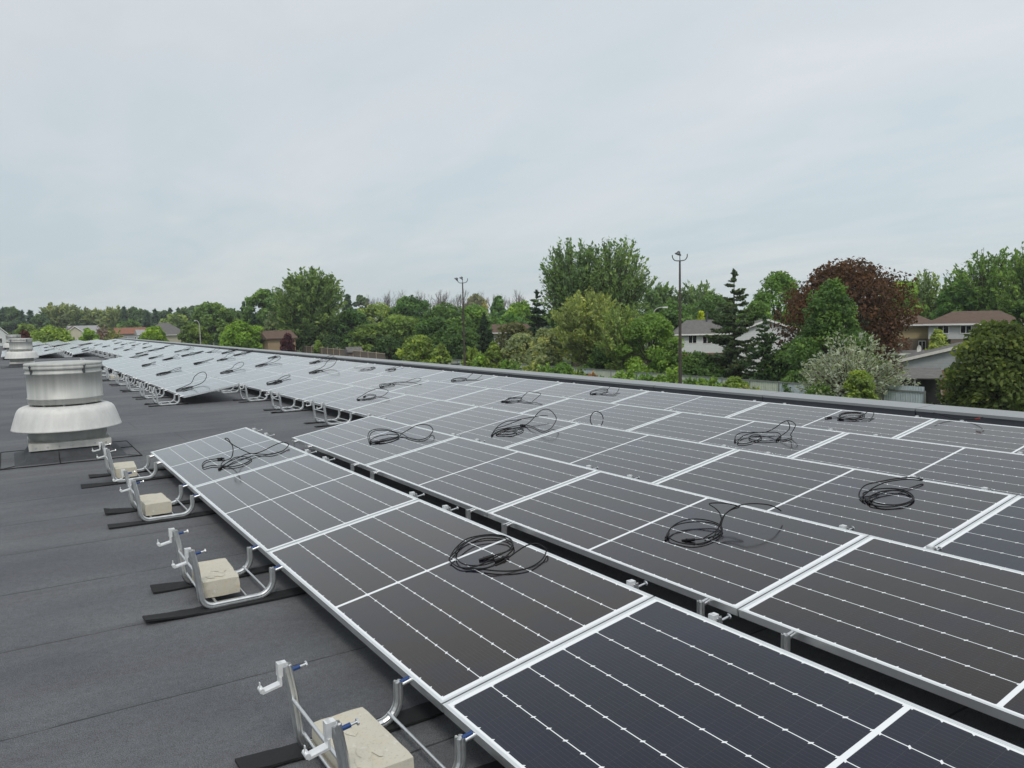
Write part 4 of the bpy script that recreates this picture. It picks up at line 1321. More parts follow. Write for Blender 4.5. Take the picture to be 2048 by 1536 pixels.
        def grow(p, d, ln, r, dep):
            e = p + d * ln
            mb.tube([tuple(p), tuple(e)], [r * 1.7, r * 1.1], 3, False)
            if dep == 0: return
            for _ in range(3 if dep > 1 else 3):
                d2 = d + rng.normal(size=3) * .38
                d2[2] = abs(d2[2]) + .25
                d2 /= np.linalg.norm(d2)
                d2[:2] *= Wd / (H * .5)
                d2 /= np.linalg.norm(d2)
                grow(p + d * ln * rng.uniform(.55, 1), d2, ln * rng.uniform(.55, .8), r * .58, dep - 1)
        grow(np.array([0, 0, 0.]), np.array([0, 0, 1.]), H * .36, H * .009 + .03, 5)
        zs = max(v[2] for v in mb.v)
        mb.v = [(a, b, c * H / zs) for a, b, c in mb.v]
        tw = obj('branches', mb, M['twig'], t_)
        TREES.append(t_)
        return t_
    cr = link('crown', me, t_)
    k_ = 1.0 if max(col) >= .29 or named else 1.5
    cr.color = (col[0] * k_, col[1] * k_, col[2] * k_, .15 if col is SV else 1)
    if trunk or kind in ('vase', 'spray', 'conifer'):
        obj('trunk', mb, M[bark], t_)
    TREES.append(t_)
    return t_


def Df(px): return 53 / (.537 + .000536 * (px - 1024))


DK = (.058, .105, .032); MD = (.088, .155, .038); LT = (.130, .205, .048); YG = (.128, .178, .042)
OL = (.160, .195, .066); GG = (.165, .195, .105); BD = (.036, .066, .040); MR = (.062, .033, .019); SV = (.21, .23, .195)
BG = (.105, .172, .040)

# --- along and before the metal fence, right to left
tree('dome', 2005, 648, 222, Df(1968) * .95, (.043, .060, .016), 'broad dense green hedge tree with rusty tips at the right edge', 'hedge_tree', n=21000, leaf=2.9, base=0.2, lumps=240)
for (px, yt, w) in ((1932, 655, 46), (1972, 668, 50), (2030, 662, 48)):
    pass
tree('spray', 1702, 652, 228, Df(1702) * .985, SV, 'silvery pale flowering shrub spreading over the metal fence', 'silver_shrub', 'shrub', n=6200, leaf=1.9)
tree('dome', 1722, 742, 78, Df(1722) * .93, YG, 'bright yellow-green shrub in front of the silvery shrub', 'green_shrub', 'shrub', n=3500, leaf=2.3, base=.1)
tree('dome', 1470, 757, 72, Df(1470) * .93, YG, 'low bright shrub before the metal fence, below the dark spruce', 'green_shrub', 'shrub', base=.1)
tree('spray', 1418, 748, 60, Df(1418) * .93, LT, 'pale wispy shrub before the fence, right of the nearer light pole', 'green_shrub', 'shrub')
tree('spray', 1345, 728, 44, Df(1345) * .94, LT, 'thin wispy shrub just left of the nearer light pole', 'green_shrub', 'shrub')
tree('spray', 1245, 736, 66, Df(1245) * .95, LT, 'light green sapling before the fence, right of the brown dead shrub', 'sapling', 'sapling')
tree('spray', 1156, 735, 44, Df(1156) * .95, YG, 'light green sapling before the fence, left of the brown dead shrub', 'sapling', 'sapling')
tree('spray', 1183, 741, 30, Df(1183) * .95, (.16, .10, .055), 'brown dead shrub between two saplings before the fence', 'dead_shrub', 'shrub')
tree('spray', 1088, 722, 44, Df(1088) * .95, LT, 'small yellowish sapling at the foot of the grey-green willow', 'sapling', 'sapling')
tree('egg', 986, 683, 42, Df(986) * .95, (.075, .105, .028), 'upright olive sapling between the farther light pole and the willows', 'sapling', 'sapling', base=.6)
tree('spray', 942, 690, 52, Df(942) * .95, YG, 'yellow-green sapling at the foot of the farther light pole', 'sapling', 'sapling')
tree('egg', 880, 688, 46, Df(880) * .95, YG, 'narrow yellow-green bush right of the larger yellow-green bush', 'bush', 'bush', base=.2)
tree('dome', 836, 673, 78, Df(836) * .95, YG, 'large yellow-green bush left of the farther light pole', 'bush', 'bush', base=.2, n=4000)
# --- right of the picture behind the fence
tree('cone', 1662, 558, 262, Df(1660) * 1.12, (.036, .068, .020), 'dark green pyramid tree in front of the dark red maple', 'conical_tree', n=12000, base=.5, lumps=120)
tree('round', 1695, 526, 262, Df(1695) * 1.32, MR, 'big dark red maple towering behind the silvery shrub', 'red_maple', n=19000, leaf=2.1, base=2.0, lumps=230)
tree('conifer', 1468, 540, 152, Df(1468) * 1.12, (.038, .054, .028), 'dark spruce with a bare top left of the dark red maple', 'spruce_tree', n=12000)
tree('conifer', 1530, 632, 132, Df(1530) * 1.10, (.030, .052, .022), 'shorter dark spruce right beside the tall bare-topped spruce', 'spruce_tree', n=6000)
tree('dome', 1585, 690, 130, Df(1585) * 1.13, DK, 'dark green bushy tree above the fence, left of the silvery shrub', 'bushy_tree', base=.3)
tree('round', 1556, 541, 112, Df(1556) * 1.75, MD, 'round green tree behind the spruce, left of the dark red maple', 'leafy_tree', n=6000)
tree('round', 1512, 600, 90, Df(1512) * 1.6, MD, 'green tree filling the gap between the spruce and the round tree', 'leafy_tree')
tree('vase', 1848, 537, 100, Df(1848) * 2.2, (.070, .100, .040), 'airy pale tree on the skyline right of the dark red maple', 'leafy_tree', n=4500)
tree('round', 1800, 556, 90, Df(1800) * 2.1, LT, 'light green tree just right behind the dark red maple', 'leafy_tree')
tree('vase', 1975, 496, 170, Df(1975) * 2.0, (.058, .098, .028), 'tall green tree rising behind the white house', 'leafy_tree', n=10000)
tree('vase', 2062, 484, 130, Df(2062) * 1.9, (.060, .100, .028), 'tall green tree cut by the right edge of the picture', 'leafy_tree', n=7000)
tree('round', 1915, 560, 90, Df(1915) * 1.95, (.038, .078, .022), 'dark green tree behind the left end of the white house', 'leafy_tree')
tree('round', 2052, 585, 60, Df(2052) * 1.5, DK, 'dark tree at the right edge hiding the end of the white house', 'leafy_tree')
tree('egg', 1877, 655, 62, Df(1877) * 1.30, (.13, .16, .045), 'small pale green tree between the yellow house and the white house', 'small_tree', base=.6)
tree('spray', 2050, 690, 70, Df(2050) * 1.02, (.13, .085, .06), 'bare reddish bush right of the rusty-tipped hedge tree', 'bush', 'bush', n=900)
# --- middle
tree('vase', 1230, 468, 158, Df(1190) * 1.38, (.060, .095, .036), 'right of the two tallest feathery trees on the skyline', 'leafy_tree', n=9500, leaf=1.9)
tree('vase', 1150, 474, 158, Df(1190) * 1.40, (.058, .094, .038), 'left of the two tallest feathery trees on the skyline', 'leafy_tree', n=9500, leaf=1.9)
tree('round', 1145, 560, 90, Df(1145) * 1.42, (.050, .085, .032), 'lower left limb mass beside the tallest trees', 'leafy_tree')
tree('vase', 1175, 572, 150, Df(1175) * 1.07, OL, 'olive green tree with pale trunks below the tallest trees', 'olive_tree', n=9000, bark='pale_bark')
tree('vase', 1245, 606, 110, Df(1245) * 1.05, (.092, .125, .042), 'olive green tree between the pale-trunked tree and the bright green tree', 'olive_tree', n=5000, bark='pale_bark')
tree('round', 1298, 629, 140, Df(1298) * 1.06, BG, 'loose bright green tree left of the nearer light pole', 'leafy_tree', n=7000, base=.8, lumps=60)
tree('dome', 1208, 688, 80, Df(1208) * 1.07, DK, 'dark green bush behind the fence below the olive trees', 'bush', 'bush', base=.2)
tree('round', 1340, 690, 80, Df(1340) * 1.07, MD, 'green bush in front of the brick base of the grey-roofed house', 'bush', 'bush', base=.2)
tree('dome', 1395, 711, 120, Df(1395) * 1.07, DK, 'dark bush before the grey-roofed house, left of the tall spruce', 'bush', 'bush', base=.2)
tree('vase', 1392, 561, 105, Df(1392) * 2.2, (.060, .095, .040), 'spiky green tree on the skyline behind the grey-roofed house', 'leafy_tree', n=5000)
tree('vase', 1320, 564, 95, Df(1320) * 2.1, (.055, .092, .035), 'spiky green tree on the skyline left behind the nearer light pole', 'leafy_tree', n=5000)
tree('round', 1425, 590, 110, Df(1425) * 1.9, (.045, .080, .028), 'dark green tree right behind the grey-roofed house', 'leafy_tree')
tree('round', 1345, 605, 110, Df(1345) * 1.7, (.045, .082, .026), 'rounded dark green tree left behind the grey-roofed house', 'leafy_tree')
tree('egg', 1402, 618, 28, Df(1402) * 1.6, (.16, .19, .02), 'small yellow tree peeking above the grey house roof', 'small_tree')
tree('dome', 1044, 668, 92, Df(1044) * 1.03, GG, 'left of the two grey-green willow shrubs behind the fence', 'willow_shrub', 'shrub', base=.2, n=4500, leaf=1.8)
tree('dome', 1092, 656, 88, Df(1092) * 1.03, GG, 'right of the two grey-green willow shrubs behind the fence', 'willow_shrub', 'shrub', base=.2, n=4500, leaf=1.8)
tree('conifer', 1074, 581, 92, Df(1074) * 1.27, (.022, .040, .022), 'dark pointed spruce left of the tallest trees', 'spruce_tree', n=7000)
tree('conifer', 968, 627, 62, Df(968) * 1.2, (.022, .038, .020), 'small dark spruce right of the farther light pole', 'spruce_tree', n=3500)
tree('conifer', 1105, 640, 60, Df(1105) * 1.1, (.028, .048, .022), 'narrow dark conifer left of the pale-trunked olive tree', 'spruce_tree', n=3000)
tree('egg', 998, 591, 48, Df(998) * 1.95, (.050, .095, .035), 'upright green tree on the skyline left of the pointed spruce', 'leafy_tree', n=3000)
tree('round', 955, 587, 52, Df(955) * 2.5, (.12, .125, .075), 'pale budding tree on the skyline right of the farther light pole', 'leafy_tree', n=2400)
tree('round', 1040, 600, 76, Df(1040) * 1.6, LT, 'light green tree left behind the pointed spruce', 'leafy_tree')
tree('round', 1020, 628, 95, Df(1020) * 1.35, (.038, .078, .022), 'dark green tree in front of the light green tree beside the spruce', 'leafy_tree')
tree('round', 1028, 645, 84, Df(1028) * 1.08, (.055, .06, .03), 'brownish sparse tree before the brown roofed house', 'leafy_tree', n=3200)
tree('round', 945, 612, 90, Df(945) * 1.55, MD, 'green tree crossing behind the farther light pole', 'leafy_tree')
tree('round', 895, 612, 120, Df(895) * 1.38, (.042, .075, .024), 'dark maple left of the farther light pole', 'leafy_tree', n=6000)
tree('round', 822, 596, 110, Df(822) * 1.6, (.035, .072, .020), 'rounded dark green maple on the skyline under the bare trees', 'leafy_tree', n=5500)
tree('round', 868, 640, 105, Df(868) * 1.15, (.034, .065, .020), 'dark green maple behind the large yellow-green bush', 'leafy_tree', n=5000)
tree('round', 915, 655, 90, Df(915) * 1.1, (.036, .066, .022), 'dark tree between the yellow-green bush and the farther light pole', 'leafy_tree', n=4500)
tree('round', 800, 632, 100, Df(800) * 1.2, (.070, .105, .028), 'olive maple left of the large yellow-green bush', 'leafy_tree', n=5000)
tree('round', 755, 612, 110, Df(755) * 1.45, (.082, .112, .034), 'pale olive tree under the bare skyline trees', 'leafy_tree', n=5000)
tree('round', 738, 650, 85, Df(738) * 1.08, (.060, .090, .026), 'olive green tree at the right end of the wooden fence', 'leafy_tree', n=4200)
tree('round', 704, 618, 74, Df(704) * 1.15, (.034, .068, .020), 'dark maple above the wooden fence', 'leafy_tree', n=4200)
tree('round', 775, 676, 70, Df(775) * 1.02, (.028, .052, .018), 'low dark tree right of the wooden fence end', 'bushy_tree', base=.3)
tree('dome', 664, 668, 60, Df(664) * 1.02, (.032, .055, .022), 'dark bush behind the wooden fence', 'bush', 'bush', base=.2)
tree('egg', 634, 680, 24, Df(634) * .95, (.085, .125, .03), 'small light conical bush at the left end of the wooden fence', 'bush', 'bush', base=.1)
tree('egg', 697, 587, 30, Df(697) * 2.0, BD, 'small dark rounded tree on the skyline right of the fan-shaped tree', 'leafy_tree', n=1800)
tree('round', 724, 589, 44, Df(724) * 2.1, (.05, .075, .04), 'grey-green tree beside the small dark skyline tree', 'leafy_tree', n=1800)
# --- left
tree('vase', 620, 534, 150, Df(620) * 1.0, (.062, .095, .034), 'large fan-shaped tree standing alone left of centre', 'leafy_tree', n=13000, leaf=1.9)
tree('round', 615, 600, 110, Df(615) * 1.02, (.048, .078, .028), 'dense green tree filling below the fan-shaped tree', 'leafy_tree', n=5000)
tree('round', 530, 579, 84, Df(530) * 1.05, (.055, .095, .028), 'green tree left of the fan-shaped tree', 'leafy_tree', n=5000)
tree('egg', 545, 622, 46, Df(545) * .9, (.085, .11, .060), 'grey-green tree above the tan brick house', 'leafy_tree', n=2600)
tree('conifer', 489, 604, 46, Df(489) * 1.05, BD, 'dark spruce left behind the green tree near the brick house', 'spruce_tree', n=3000)
tree('conifer', 508, 628, 44, Df(508) * .95, (.022, .038, .024), 'dark spruce between the bright round tree and the brick house', 'spruce_tree', n=2500)
tree('round', 482, 646, 88, 150, (.072, .122, .018), 'bright green round tree left of the tan brick house', 'round_tree', n=6500, base=.8, leaf=1.8)
tree('round', 428, 606, 90, 205, (.055, .090, .028), 'green tree behind the lamp post', 'leafy_tree', n=5000)
tree('round', 462, 620, 70, 215, (.042, .072, .026), 'dark green tree between the lamp post tree and the spruce', 'leafy_tree', n=3500)
tree('dome', 455, 664, 60, 185, (.022, .040, .020), 'low dark tree left of the bright round tree', 'bushy_tree', base=.3, n=2600)
tree('round', 388, 648, 66, 155, (.055, .082, .024), 'small green tree wrapped around the lamp post', 'small_tree', n=4500, base=.6)
tree('round', 308, 654, 60, 160, (.078, .122, .020), 'bright green round tree before the grey hip roof', 'round_tree', n=4000, base=.6)
tree('egg', 574, 668, 40, 145, (.035, .012, .016), 'small dark purple tree before the tan brick house', 'purple_tree', n=2000, base=.5)
tree('dome', 100, 656, 100, 175, (.095, .135, .030), 'wide light green bush right of the far fans', 'bush', 'bush', n=4500, base=.2)
tree('round', 52, 646, 50, 190, (.085, .115, .036), 'light green tree above the middle fan', 'leafy_tree', n=2400)
tree('round', 49, 658, 26, 150, (.040, .014, .014), 'dark maroon bush right beside the farthest fan drum', 'purple_tree', n=1300, base=.3)
tree('round', 180, 655, 44, 175, (.085, .135, .022), 'bright green bush before the pale houses', 'bush', 'bush', n=2200, base=.2)
tree('spray', 206, 646, 40, 190, (.10, .075, .075), 'purplish half-bare bush before the pale houses', 'bush', 'bush', n=700)
tree('spray', 226, 650, 40, 190, (.11, .12, .05), 'olive half-bare bush beside the purplish bush', 'bush', 'bush', n=1200)
tree('dome', 352, 628, 70, 290, (.075, .105, .036), 'light green tree above the grey hip roof', 'leafy_tree', n=2200)
tree('dome', 258, 640, 60, 300, (.050, .085, .028), 'low green tree above the red roof', 'leafy_tree', n=1500)
for i, (px, yt, w_, c_, wh) in enumerate([
        (962, 708, 40, LT, 'just left of the upright olive sapling'), (1015, 716, 44, MD, 'right of the upright olive sapling'), (1060, 722, 40, OL, 'under the left willow shrub'),
        (1122, 728, 50, MD, 'under the right willow shrub'), (1205, 752, 34, LT, 'right of the dead brown shrub'), (1290, 742, 46, MD, 'under the loose bright green tree'),
        (1322, 752, 44, LT, 'left of the nearer light pole foot'), (1384, 748, 46, MD, 'right of the nearer light pole foot'), (1500, 768, 50, OL, 'right of the low bright shrub under the spruce'),
        (1600, 742, 70, DK, 'against the fence left of the silvery shrub'), (1640, 760, 60, MD, 'low before the silvery shrub, on its left')]):
    tree('spray' if i % 3 else 'dome', px, yt, w_ * 1.25, Df(px) * (.93 if i != 9 else 1.02), c_, 'small weedy shrub before the metal fence, ' + wh, 'weedy_shrub', 'shrub', group='weedy shrubs along the metal fence', base=.1, trunk=False)
rg = np.random.RandomState(8)
FARL = [('conifer', 8, 618, 34), ('round', 20, 614, 46), ('round', 30, 616, 30), ('conifer', 46, 622, 26), ('conifer', 62, 622, 34), ('round', 80, 628, 30),
        ('conifer', 92, 617, 30), ('vase', 112, 604, 50), ('conifer', 105, 628, 34), ('vase', 140, 606, 52), ('conifer', 128, 626, 36), ('round', 150, 622, 40),
        ('conifer', 168, 624, 32), ('vase', 182, 616, 40), ('vase', 205, 618, 40), ('vase', 232, 612, 46), ('conifer', 250, 614, 26), ('round', 268, 615, 30),
        ('round', 284, 620, 40), ('conifer', 296, 626, 26), ('conifer', 312, 620, 30), ('round', 328, 622, 26), ('conifer', 342, 618, 24), ('conifer', 358, 618, 30),
        ('round', 372, 616, 44), ('round', 386, 612, 30), ('round', 402, 612, 40), ('conifer', 416, 618, 26)]
DESC = {'conifer': 'dark far conifer in the left treeline', 'round': 'rounded far tree in the left treeline', 'vase': 'pale far poplar in the left treeline'}
cc = {}
for (kd, px, yt, w) in FARL:
    cc[kd] = cc.get(kd, 0) + 1
    lab = '%s, %s of its kind from the left edge' % (DESC[kd], ordw(cc[kd]))
    col = {'conifer': (.034, .055, .040), 'round': (.045, .072, .036), 'vase': (.085, .105, .048)}[kd]  # conifer green shifted bluish, distance haze mixed into the colour
    tree(kd, px, yt, w * 1.35, 330 + 40 * rg.rand(), col, lab, {'conifer': 'spruce_tree', 'round': 'leafy_tree', 'vase': 'poplar_tree'}[kd], group='trees of the far left treeline', n=1700, leaf=2.2)
BARE = [738, 752, 764, 778, 790, 803, 818, 832, 846, 858, 870, 882, 893, 908, 922, 938, 972, 990, 1008, 1022, 1036, 1052]
for i, px in enumerate(BARE):
    tree('bare', px, 586 + 9 * math.sin(i * 2.1) - (8 if px == 908 else 0), 38 + (i * 7) % 18 + (14 if px == 908 else 0), 255 + 20 * rg.rand(), (0, 0, 0), 'bare grey tree on the central skyline, %s from the left' % ordw(i + 1), 'bare_tree', group='bare trees on the central skyline')

# far-off wood that reads as one mass behind the single trees
rng = np.random.RandomState(77)
pts, tin = [], []
for px in range(-160, 2300, 7):
    D = 395 + 30 * rng.rand()
    if 500 < px: D = 300 + 30 * rng.rand()
    if 1150 < px: D = 170 + 20 * rng.rand()
    x, y = at(px, D)
    Hh = (CAM[2] - ZG) + ((8 + 10 * rng.rand()) * 1.3 if px > 430 else 25 + 9 * rng.rand()) * mpp(D)
    n = 130
    d = dirs(rng, n) * np.array([1, 1, .5])
    c = np.array([x, y, Hh * .5])
    p = c + d * np.array([D * .006, D * .006, Hh * .5]) * rng.rand(n, 1) ** .5
    p[:, 2] += ZG
    kp = p[:, 2] > ZG
    pts.append(p[kp]); tin.append(np.clip(.45 + .15 * rng.normal(), 0, 1) + .12 * rng.normal(size=kp.sum()))
me = leaf_mesh('far_woods', np.concatenate(pts), 1.0, np.array([0, 0, .6]), np.concatenate(tin), rng)
fw = tag(link('far_woods', me), 'continuous dark far-off wood behind the houses and trees', None, None, 'stuff')
fw.color = (.050, .085, .045, 1)

# ------------------------------------------------------------------ houses
def win(parent, xc, zc, w, h, yf, mull=True, name='window'):
    m = MB()
    b = .07
    m.box(xc - w / 2 - b, xc + w / 2 + b, yf - .05, yf - .003, zc - h / 2 - b, zc - h / 2)
    m.box(xc - w / 2 - b, xc + w / 2 + b, yf - .05, yf - .003, zc + h / 2, zc + h / 2 + b)
    m.box(xc - w / 2 - b, xc - w / 2, yf - .05, yf - .003, zc - h / 2, zc + h / 2)
    m.box(xc + w / 2, xc + w / 2 + b, yf - .05, yf - .003, zc - h / 2, zc + h / 2)
    if mull: m.box(xc - .035, xc + .035, yf - .047, yf - .003, zc - h / 2, zc + h / 2)
    f = obj(name, m, M['trim'], parent)
    g_ = MB()
    g_.box(xc - w / 2, xc + w / 2, yf - .02, yf - .004, zc - h / 2, zc + h / 2)
    obj('pane', g_, M['dark_glass'], f)


def hip_roof(w, d, ze, rise, ov, ridge, th_=.22, gable=False, front_gable=False):
    """roof over a w x d box (x centred, y 0..d); ridge = half length of ridge along x"""
    m = MB()
    x0, x1, y0, y1 = -w / 2 - ov, w / 2 + ov, -ov, d + ov
    lo = ze - th_
    if front_gable:
        yr0, yr1 = y0, y1
        v = [(x0, y0, lo), (x1, y0, lo), (x1, y1, lo), (x0, y1, lo), (x0, y0, ze), (x1, y0, ze), (x1, y1, ze), (x0, y1, ze), (0, y0, ze + rise), (0, y1, ze + rise), (0, y0, ze + rise - th_), (0, y1, ze + rise - th_)]
        f = [(4, 8, 9, 7), (8, 5, 6, 9), (0, 4, 7, 3), (1, 2, 6, 5), (0, 10, 8, 4), (10, 1, 5, 8), (3, 7, 9, 11), (11, 9, 6, 2), (0, 3, 11, 10), (10, 11, 2, 1)]
        return m.add(v, f)
    ym = (y0 + y1) / 2
    ra, rb = (x0, x1) if gable else (-ridge, ridge)
    v = [(x0, y0, lo), (x1, y0, lo), (x1, y1, lo), (x0, y1, lo), (x0, y0, ze), (x1, y0, ze), (x1, y1, ze), (x0, y1, ze), (ra, ym, ze + rise), (rb, ym, ze + rise)]
    f = [(4, 5, 9, 8), (6, 7, 8, 9), (5, 6, 9), (7, 4, 8), (0, 1, 5, 4), (1, 2, 6, 5), (2, 3, 7, 6), (3, 0, 4, 7), (0, 3, 2, 1)]
    return m.add(v, f)


def house(label, px, D, w, d, yeave, yridge, wall, roof, kind='hip', ridge=2.0, ov=.45, rz=0.0, lower=None, lower_h=2.6, windows=(), cat='house', name='house', fascia='trim', doors=()):
    x, y = at(px, D)
    ze = zat(px, yeave, D) - ZG
    rise = zat(px, yridge, D) - ZG - ze
    t_ = thing(name, label, cat, (x, y, ZG), -YAW - math.atan((px - 1024) / F_PX) + rz)
    wm = MB()
    lz = lower_h if lower else -.1
    wm.box(-w / 2, w / 2, 0, d, lz, ze - .2)
    if kind == 'gable_front':
        wm.add([(-w / 2, .0, ze - .2), (w / 2, .0, ze - .2), (0, .0, ze + rise * .93 - .2), (-w / 2, d, ze - .2), (w / 2, d, ze - .2), (0, d, ze + rise * .93 - .2)], [(0, 1, 2), (5, 4, 3)])
    if kind == 'gable':
        wm.add([(-w / 2, 0, ze - .2), (-w / 2, d, ze - .2), (-w / 2, d / 2, ze + rise * .93 - .2), (w / 2, 0, ze - .2), (w / 2, d, ze - .2), (w / 2, d / 2, ze + rise * .93 - .2)], [(1, 0, 2), (3, 4, 5)])
    obj('wall', wm, M[wall], t_)
    if lower:
        lm = MB(); lm.box(-w / 2 + .02, w / 2 - .02, .02, d - .02, -.1, lz - .002)
        obj('lower_wall', lm, M[lower], t_)
    rf = obj('roof', hip_roof(w, d, ze, rise, ov, ridge, gable=(kind == 'gable'), front_gable=(kind == 'gable_front')), M[roof], t_)
    fa = MB()
    if kind == 'gable_front':
        for sg in (-1, 1):
            xa = sg * (w / 2 + ov)
            fa.add([(xa, -ov - .03, ze - .24), (xa, -ov - .03, ze + .0), (0, -ov - .03, ze + rise + .01), (0, -ov - .03, ze + rise - .24)], [(0, 1, 2, 3)] if sg > 0 else [(3, 2, 1, 0)])
            fa.add([(xa, -ov - .005, ze - .24), (xa, -ov - .005, ze + .0), (0, -ov - .005, ze + rise + .01), (0, -ov - .005, ze + rise - .24)], [(3, 2, 1, 0)] if sg > 0 else [(0, 1, 2, 3)])
    else:
        fa.box(-w / 2 - ov - .03, w / 2 + ov + .03, -ov - .04, -ov - .003, ze - .2, ze - .02)
    obj('fascia', fa, M[fascia], t_)
    for (xc, zc, ww, hh) in windows: win(t_, xc, zc, ww, hh, 0)
    for (xc, zc, ww, hh) in doors:
        dm = MB(); dm.box(xc - ww / 2, xc + ww / 2, -.02, -.002, zc - hh / 2, zc + hh / 2)
        obj('door', dm, M['dark_glass'], t_)
    return t_, ze, rise


D1 = 100
h1, ze1, r1 = house('white sided house with grey hip roof and brick base, right of the nearer light pole', 1402, D1, 6.2, 8, 667, 640, 'siding_white', 'shingle_grey', 'hip', 1.7, .5, .05, 'brick_red', 2.55,
                    [(-1.05, 4.35, .95, 1.0), (.75, 4.3, 1.0, 1.0), (2.3, 4.3, .8, 1.0)])
ch = MB(); ch.tube([(.9, 3.4, ze1 + r1 * .7), (.9, 3.4, ze1 + r1 + .75)], .11, 8); ch.tube([(.9, 3.4, ze1 + r1 + .75), (.9, 3.4, ze1 + r1 + .95)], .2, 8)
obj('roof_pipe', ch, M['lamp_grey'], h1)
house('white gable-fronted house mostly hidden behind the two spruces', 1536, 96, 8.2, 8, 664, 638, 'siding_white', 'shingle_grey', 'gable_front', 2, .4, .1, None, 0, [(.3, 4.2, 1.0, .9), (-2.2, 3.2, 1.2, 1)])
D2 = 80
house('white house with a long brown hip roof at the right', 1950, D2, 8.3, 7.5, 646, 622, 'siding_light', 'shingle_brown', 'hip', 2.1, .45, -.02, 'stucco_brown', 4.4,
      [(-2.8, 5.38, .95, .72), (-.75, 5.38, .9, .72), (1.5, 5.3, .95, .72), (3.3, 5.3, .9, .8)], doors=[(-2.6, 3.9, 1.0, .95)])
D3 = 86
house('yellow-tan house with brown roof between the dark red maple and the white house', 1818, D3, 4.4, 6, 648, 631, 'siding_yellow', 'shingle_brown', 'hip', .8, .5, -.05, 'stucco_brown', 4.35,
      [(1.35, 3.6, .6, .9)])
D4 = 63
house('grey gabled garage with pale sloping fascia behind the metal fence', 1928, D4, 8.6, 6, 720, 689, 'siding_grey', 'shingle_grey', 'gable_front', 2, .35, .02, 'brick_red', 2.55, fascia='fascia', name='garage', cat='garage')
# patio canopy before the garage
x, y = at(1842, 58.5)
can = thing('patio_canopy', 'low grey patio canopy on a thin post before the grey garage', 'canopy', (x, y, ZG), -YAW - .42)
m = MB()
m.add([(-1.5, -.2, 2.35), (1.6, -.2, 2.35), (1.6, 2.6, 2.95), (-1.0, 2.6, 2.95), (-1.5, -.2, 2.43), (1.6, -.2, 2.43), (1.6, 2.6, 3.03), (-1.0, 2.6, 3.03)],
      [(0, 3, 2, 1), (4, 5, 6, 7), (0, 1, 5, 4), (1, 2, 6, 5), (2, 3, 7, 6), (3, 0, 4, 7)])
obj('canopy_roof', m, M['shingle_grey'], can)
for xp in (-.3, 1.5):
    m = MB(); m.box(xp - .05, xp + .05, -.1, 0, 0, 2.35); obj('post', m, M['galv_pole'], can)
m = MB(); m.box(-1.3, 1.6, 2.4, 2.5, 0, 2.9); obj('shade_backing', m, M['canopy_shade'], can)  # black sheet added as the shaded space beneath the canopy
# satellite dish and grill lid on the annex roof
x, y = at(1838, 70)
dz = zat(1838, 698, 70)
dish = thing('satellite_dish', 'small white round satellite dish left of the grey garage roof', 'satellite dish', (x, y, dz - .9))
m = MB()
prof = [(.36 * u, .09 * u * u) for u in np.linspace(.01, 1, 7)]
m.lathe(prof, 20)
m.v = [(a, -c, b + .9) for a, b, c in m.v]
o = obj('reflector', m, M['white_paint'], dish)
m = MB(); m.tube([(0, .02, -2.4), (0, .02, .8)], .03, 6); obj('mast', m, M['galv_pole'], dish)
house('small flat brown annex roof beneath the satellite dish', 1832, 72, 3.2, 4, 706, 702, 'stucco_brown', 'shingle_grey', 'hip', 1, .2, 0, name='annex', cat='annex')
# left-hand houses
house('tan brick house with a brown gable roof beside the bright round tree', 562, 150, 5.4, 6.5, 676, 661, 'brick_tan', 'shingle_brown', 'gable', 2, .4, .35, None, 0, [(.8, 2.6, .9, 1.1), (1.9, 2.6, .6, 1.0)], fascia='shingle_brown')
house('cream house with a broad grey hip roof left of the lamp post', 344, 225, 9.0, 9, 669, 645, 'stucco_cream', 'shingle_grey', 'hip', 1.1, .5, .5, None, 0, [(-2.5, 3.2, 1.0, 1.2)])
house('house with a long reddish roof in the far left', 262, 262, 9.0, 8, 667, 655, 'siding_grey', 'shingle_red', 'gable', 2, .4, .1, None, 0, [(-2, 3.2, 1.2, 1.1), (1.5, 3.2, 1.2, 1.1)], fascia='shingle_red')
house('white walled house right before the reddish roof', 292, 246, 5.0, 7, 668, 659, 'siding_white', 'shingle_pale', 'gable', 2, .3, .1, None, 0, [(-1, 3.2, 1.0, 1.1), (1.2, 3.2, .8, 1.1)])
house('pale house with a light grey gable roof left of the purplish bush', 172, 260, 8.6, 8, 663, 651, 'siding_white', 'shingle_pale', 'gable', 2, .4, .25, None, 0, [(-2, 3.6, 1.1, 1.2), (.8, 3.6, 1.1, 1.2)])
house('beige house end with a brown roof beside the light green bush', 149, 250, 3.6, 7, 662, 652, 'stucco_cream', 'shingle_brown', 'gable_front', 2, .3, .1, None, 0, [(0, 3.0, 1.0, 1.1)])
house('blue-white gabled house cut by the left edge of the picture', -2, 210, 3.4, 7, 668, 653, 'siding_white', 'shingle_grey', 'gable_front', 2, .3, .1, 'stucco_brown', 2.6, [(0, 4.3, .9, 1.2)])
house('brown roofed house showing through the dark trees left of the pointed spruce', 1025, 128, 6.0, 6, 664, 648, 'siding_light', 'shingle_brown', 'gable', 2, .4, .05, None, 0, [(-1.2, 3.5, 1, 1)])
house('small pale shed roof behind the wooden fence', 708, 133, 2.3, 2.2, 703, 694, 'stucco_brown', 'shingle_grey', 'gable', 1, .2, .25, fascia='shingle_grey', name='shed', cat='shed')

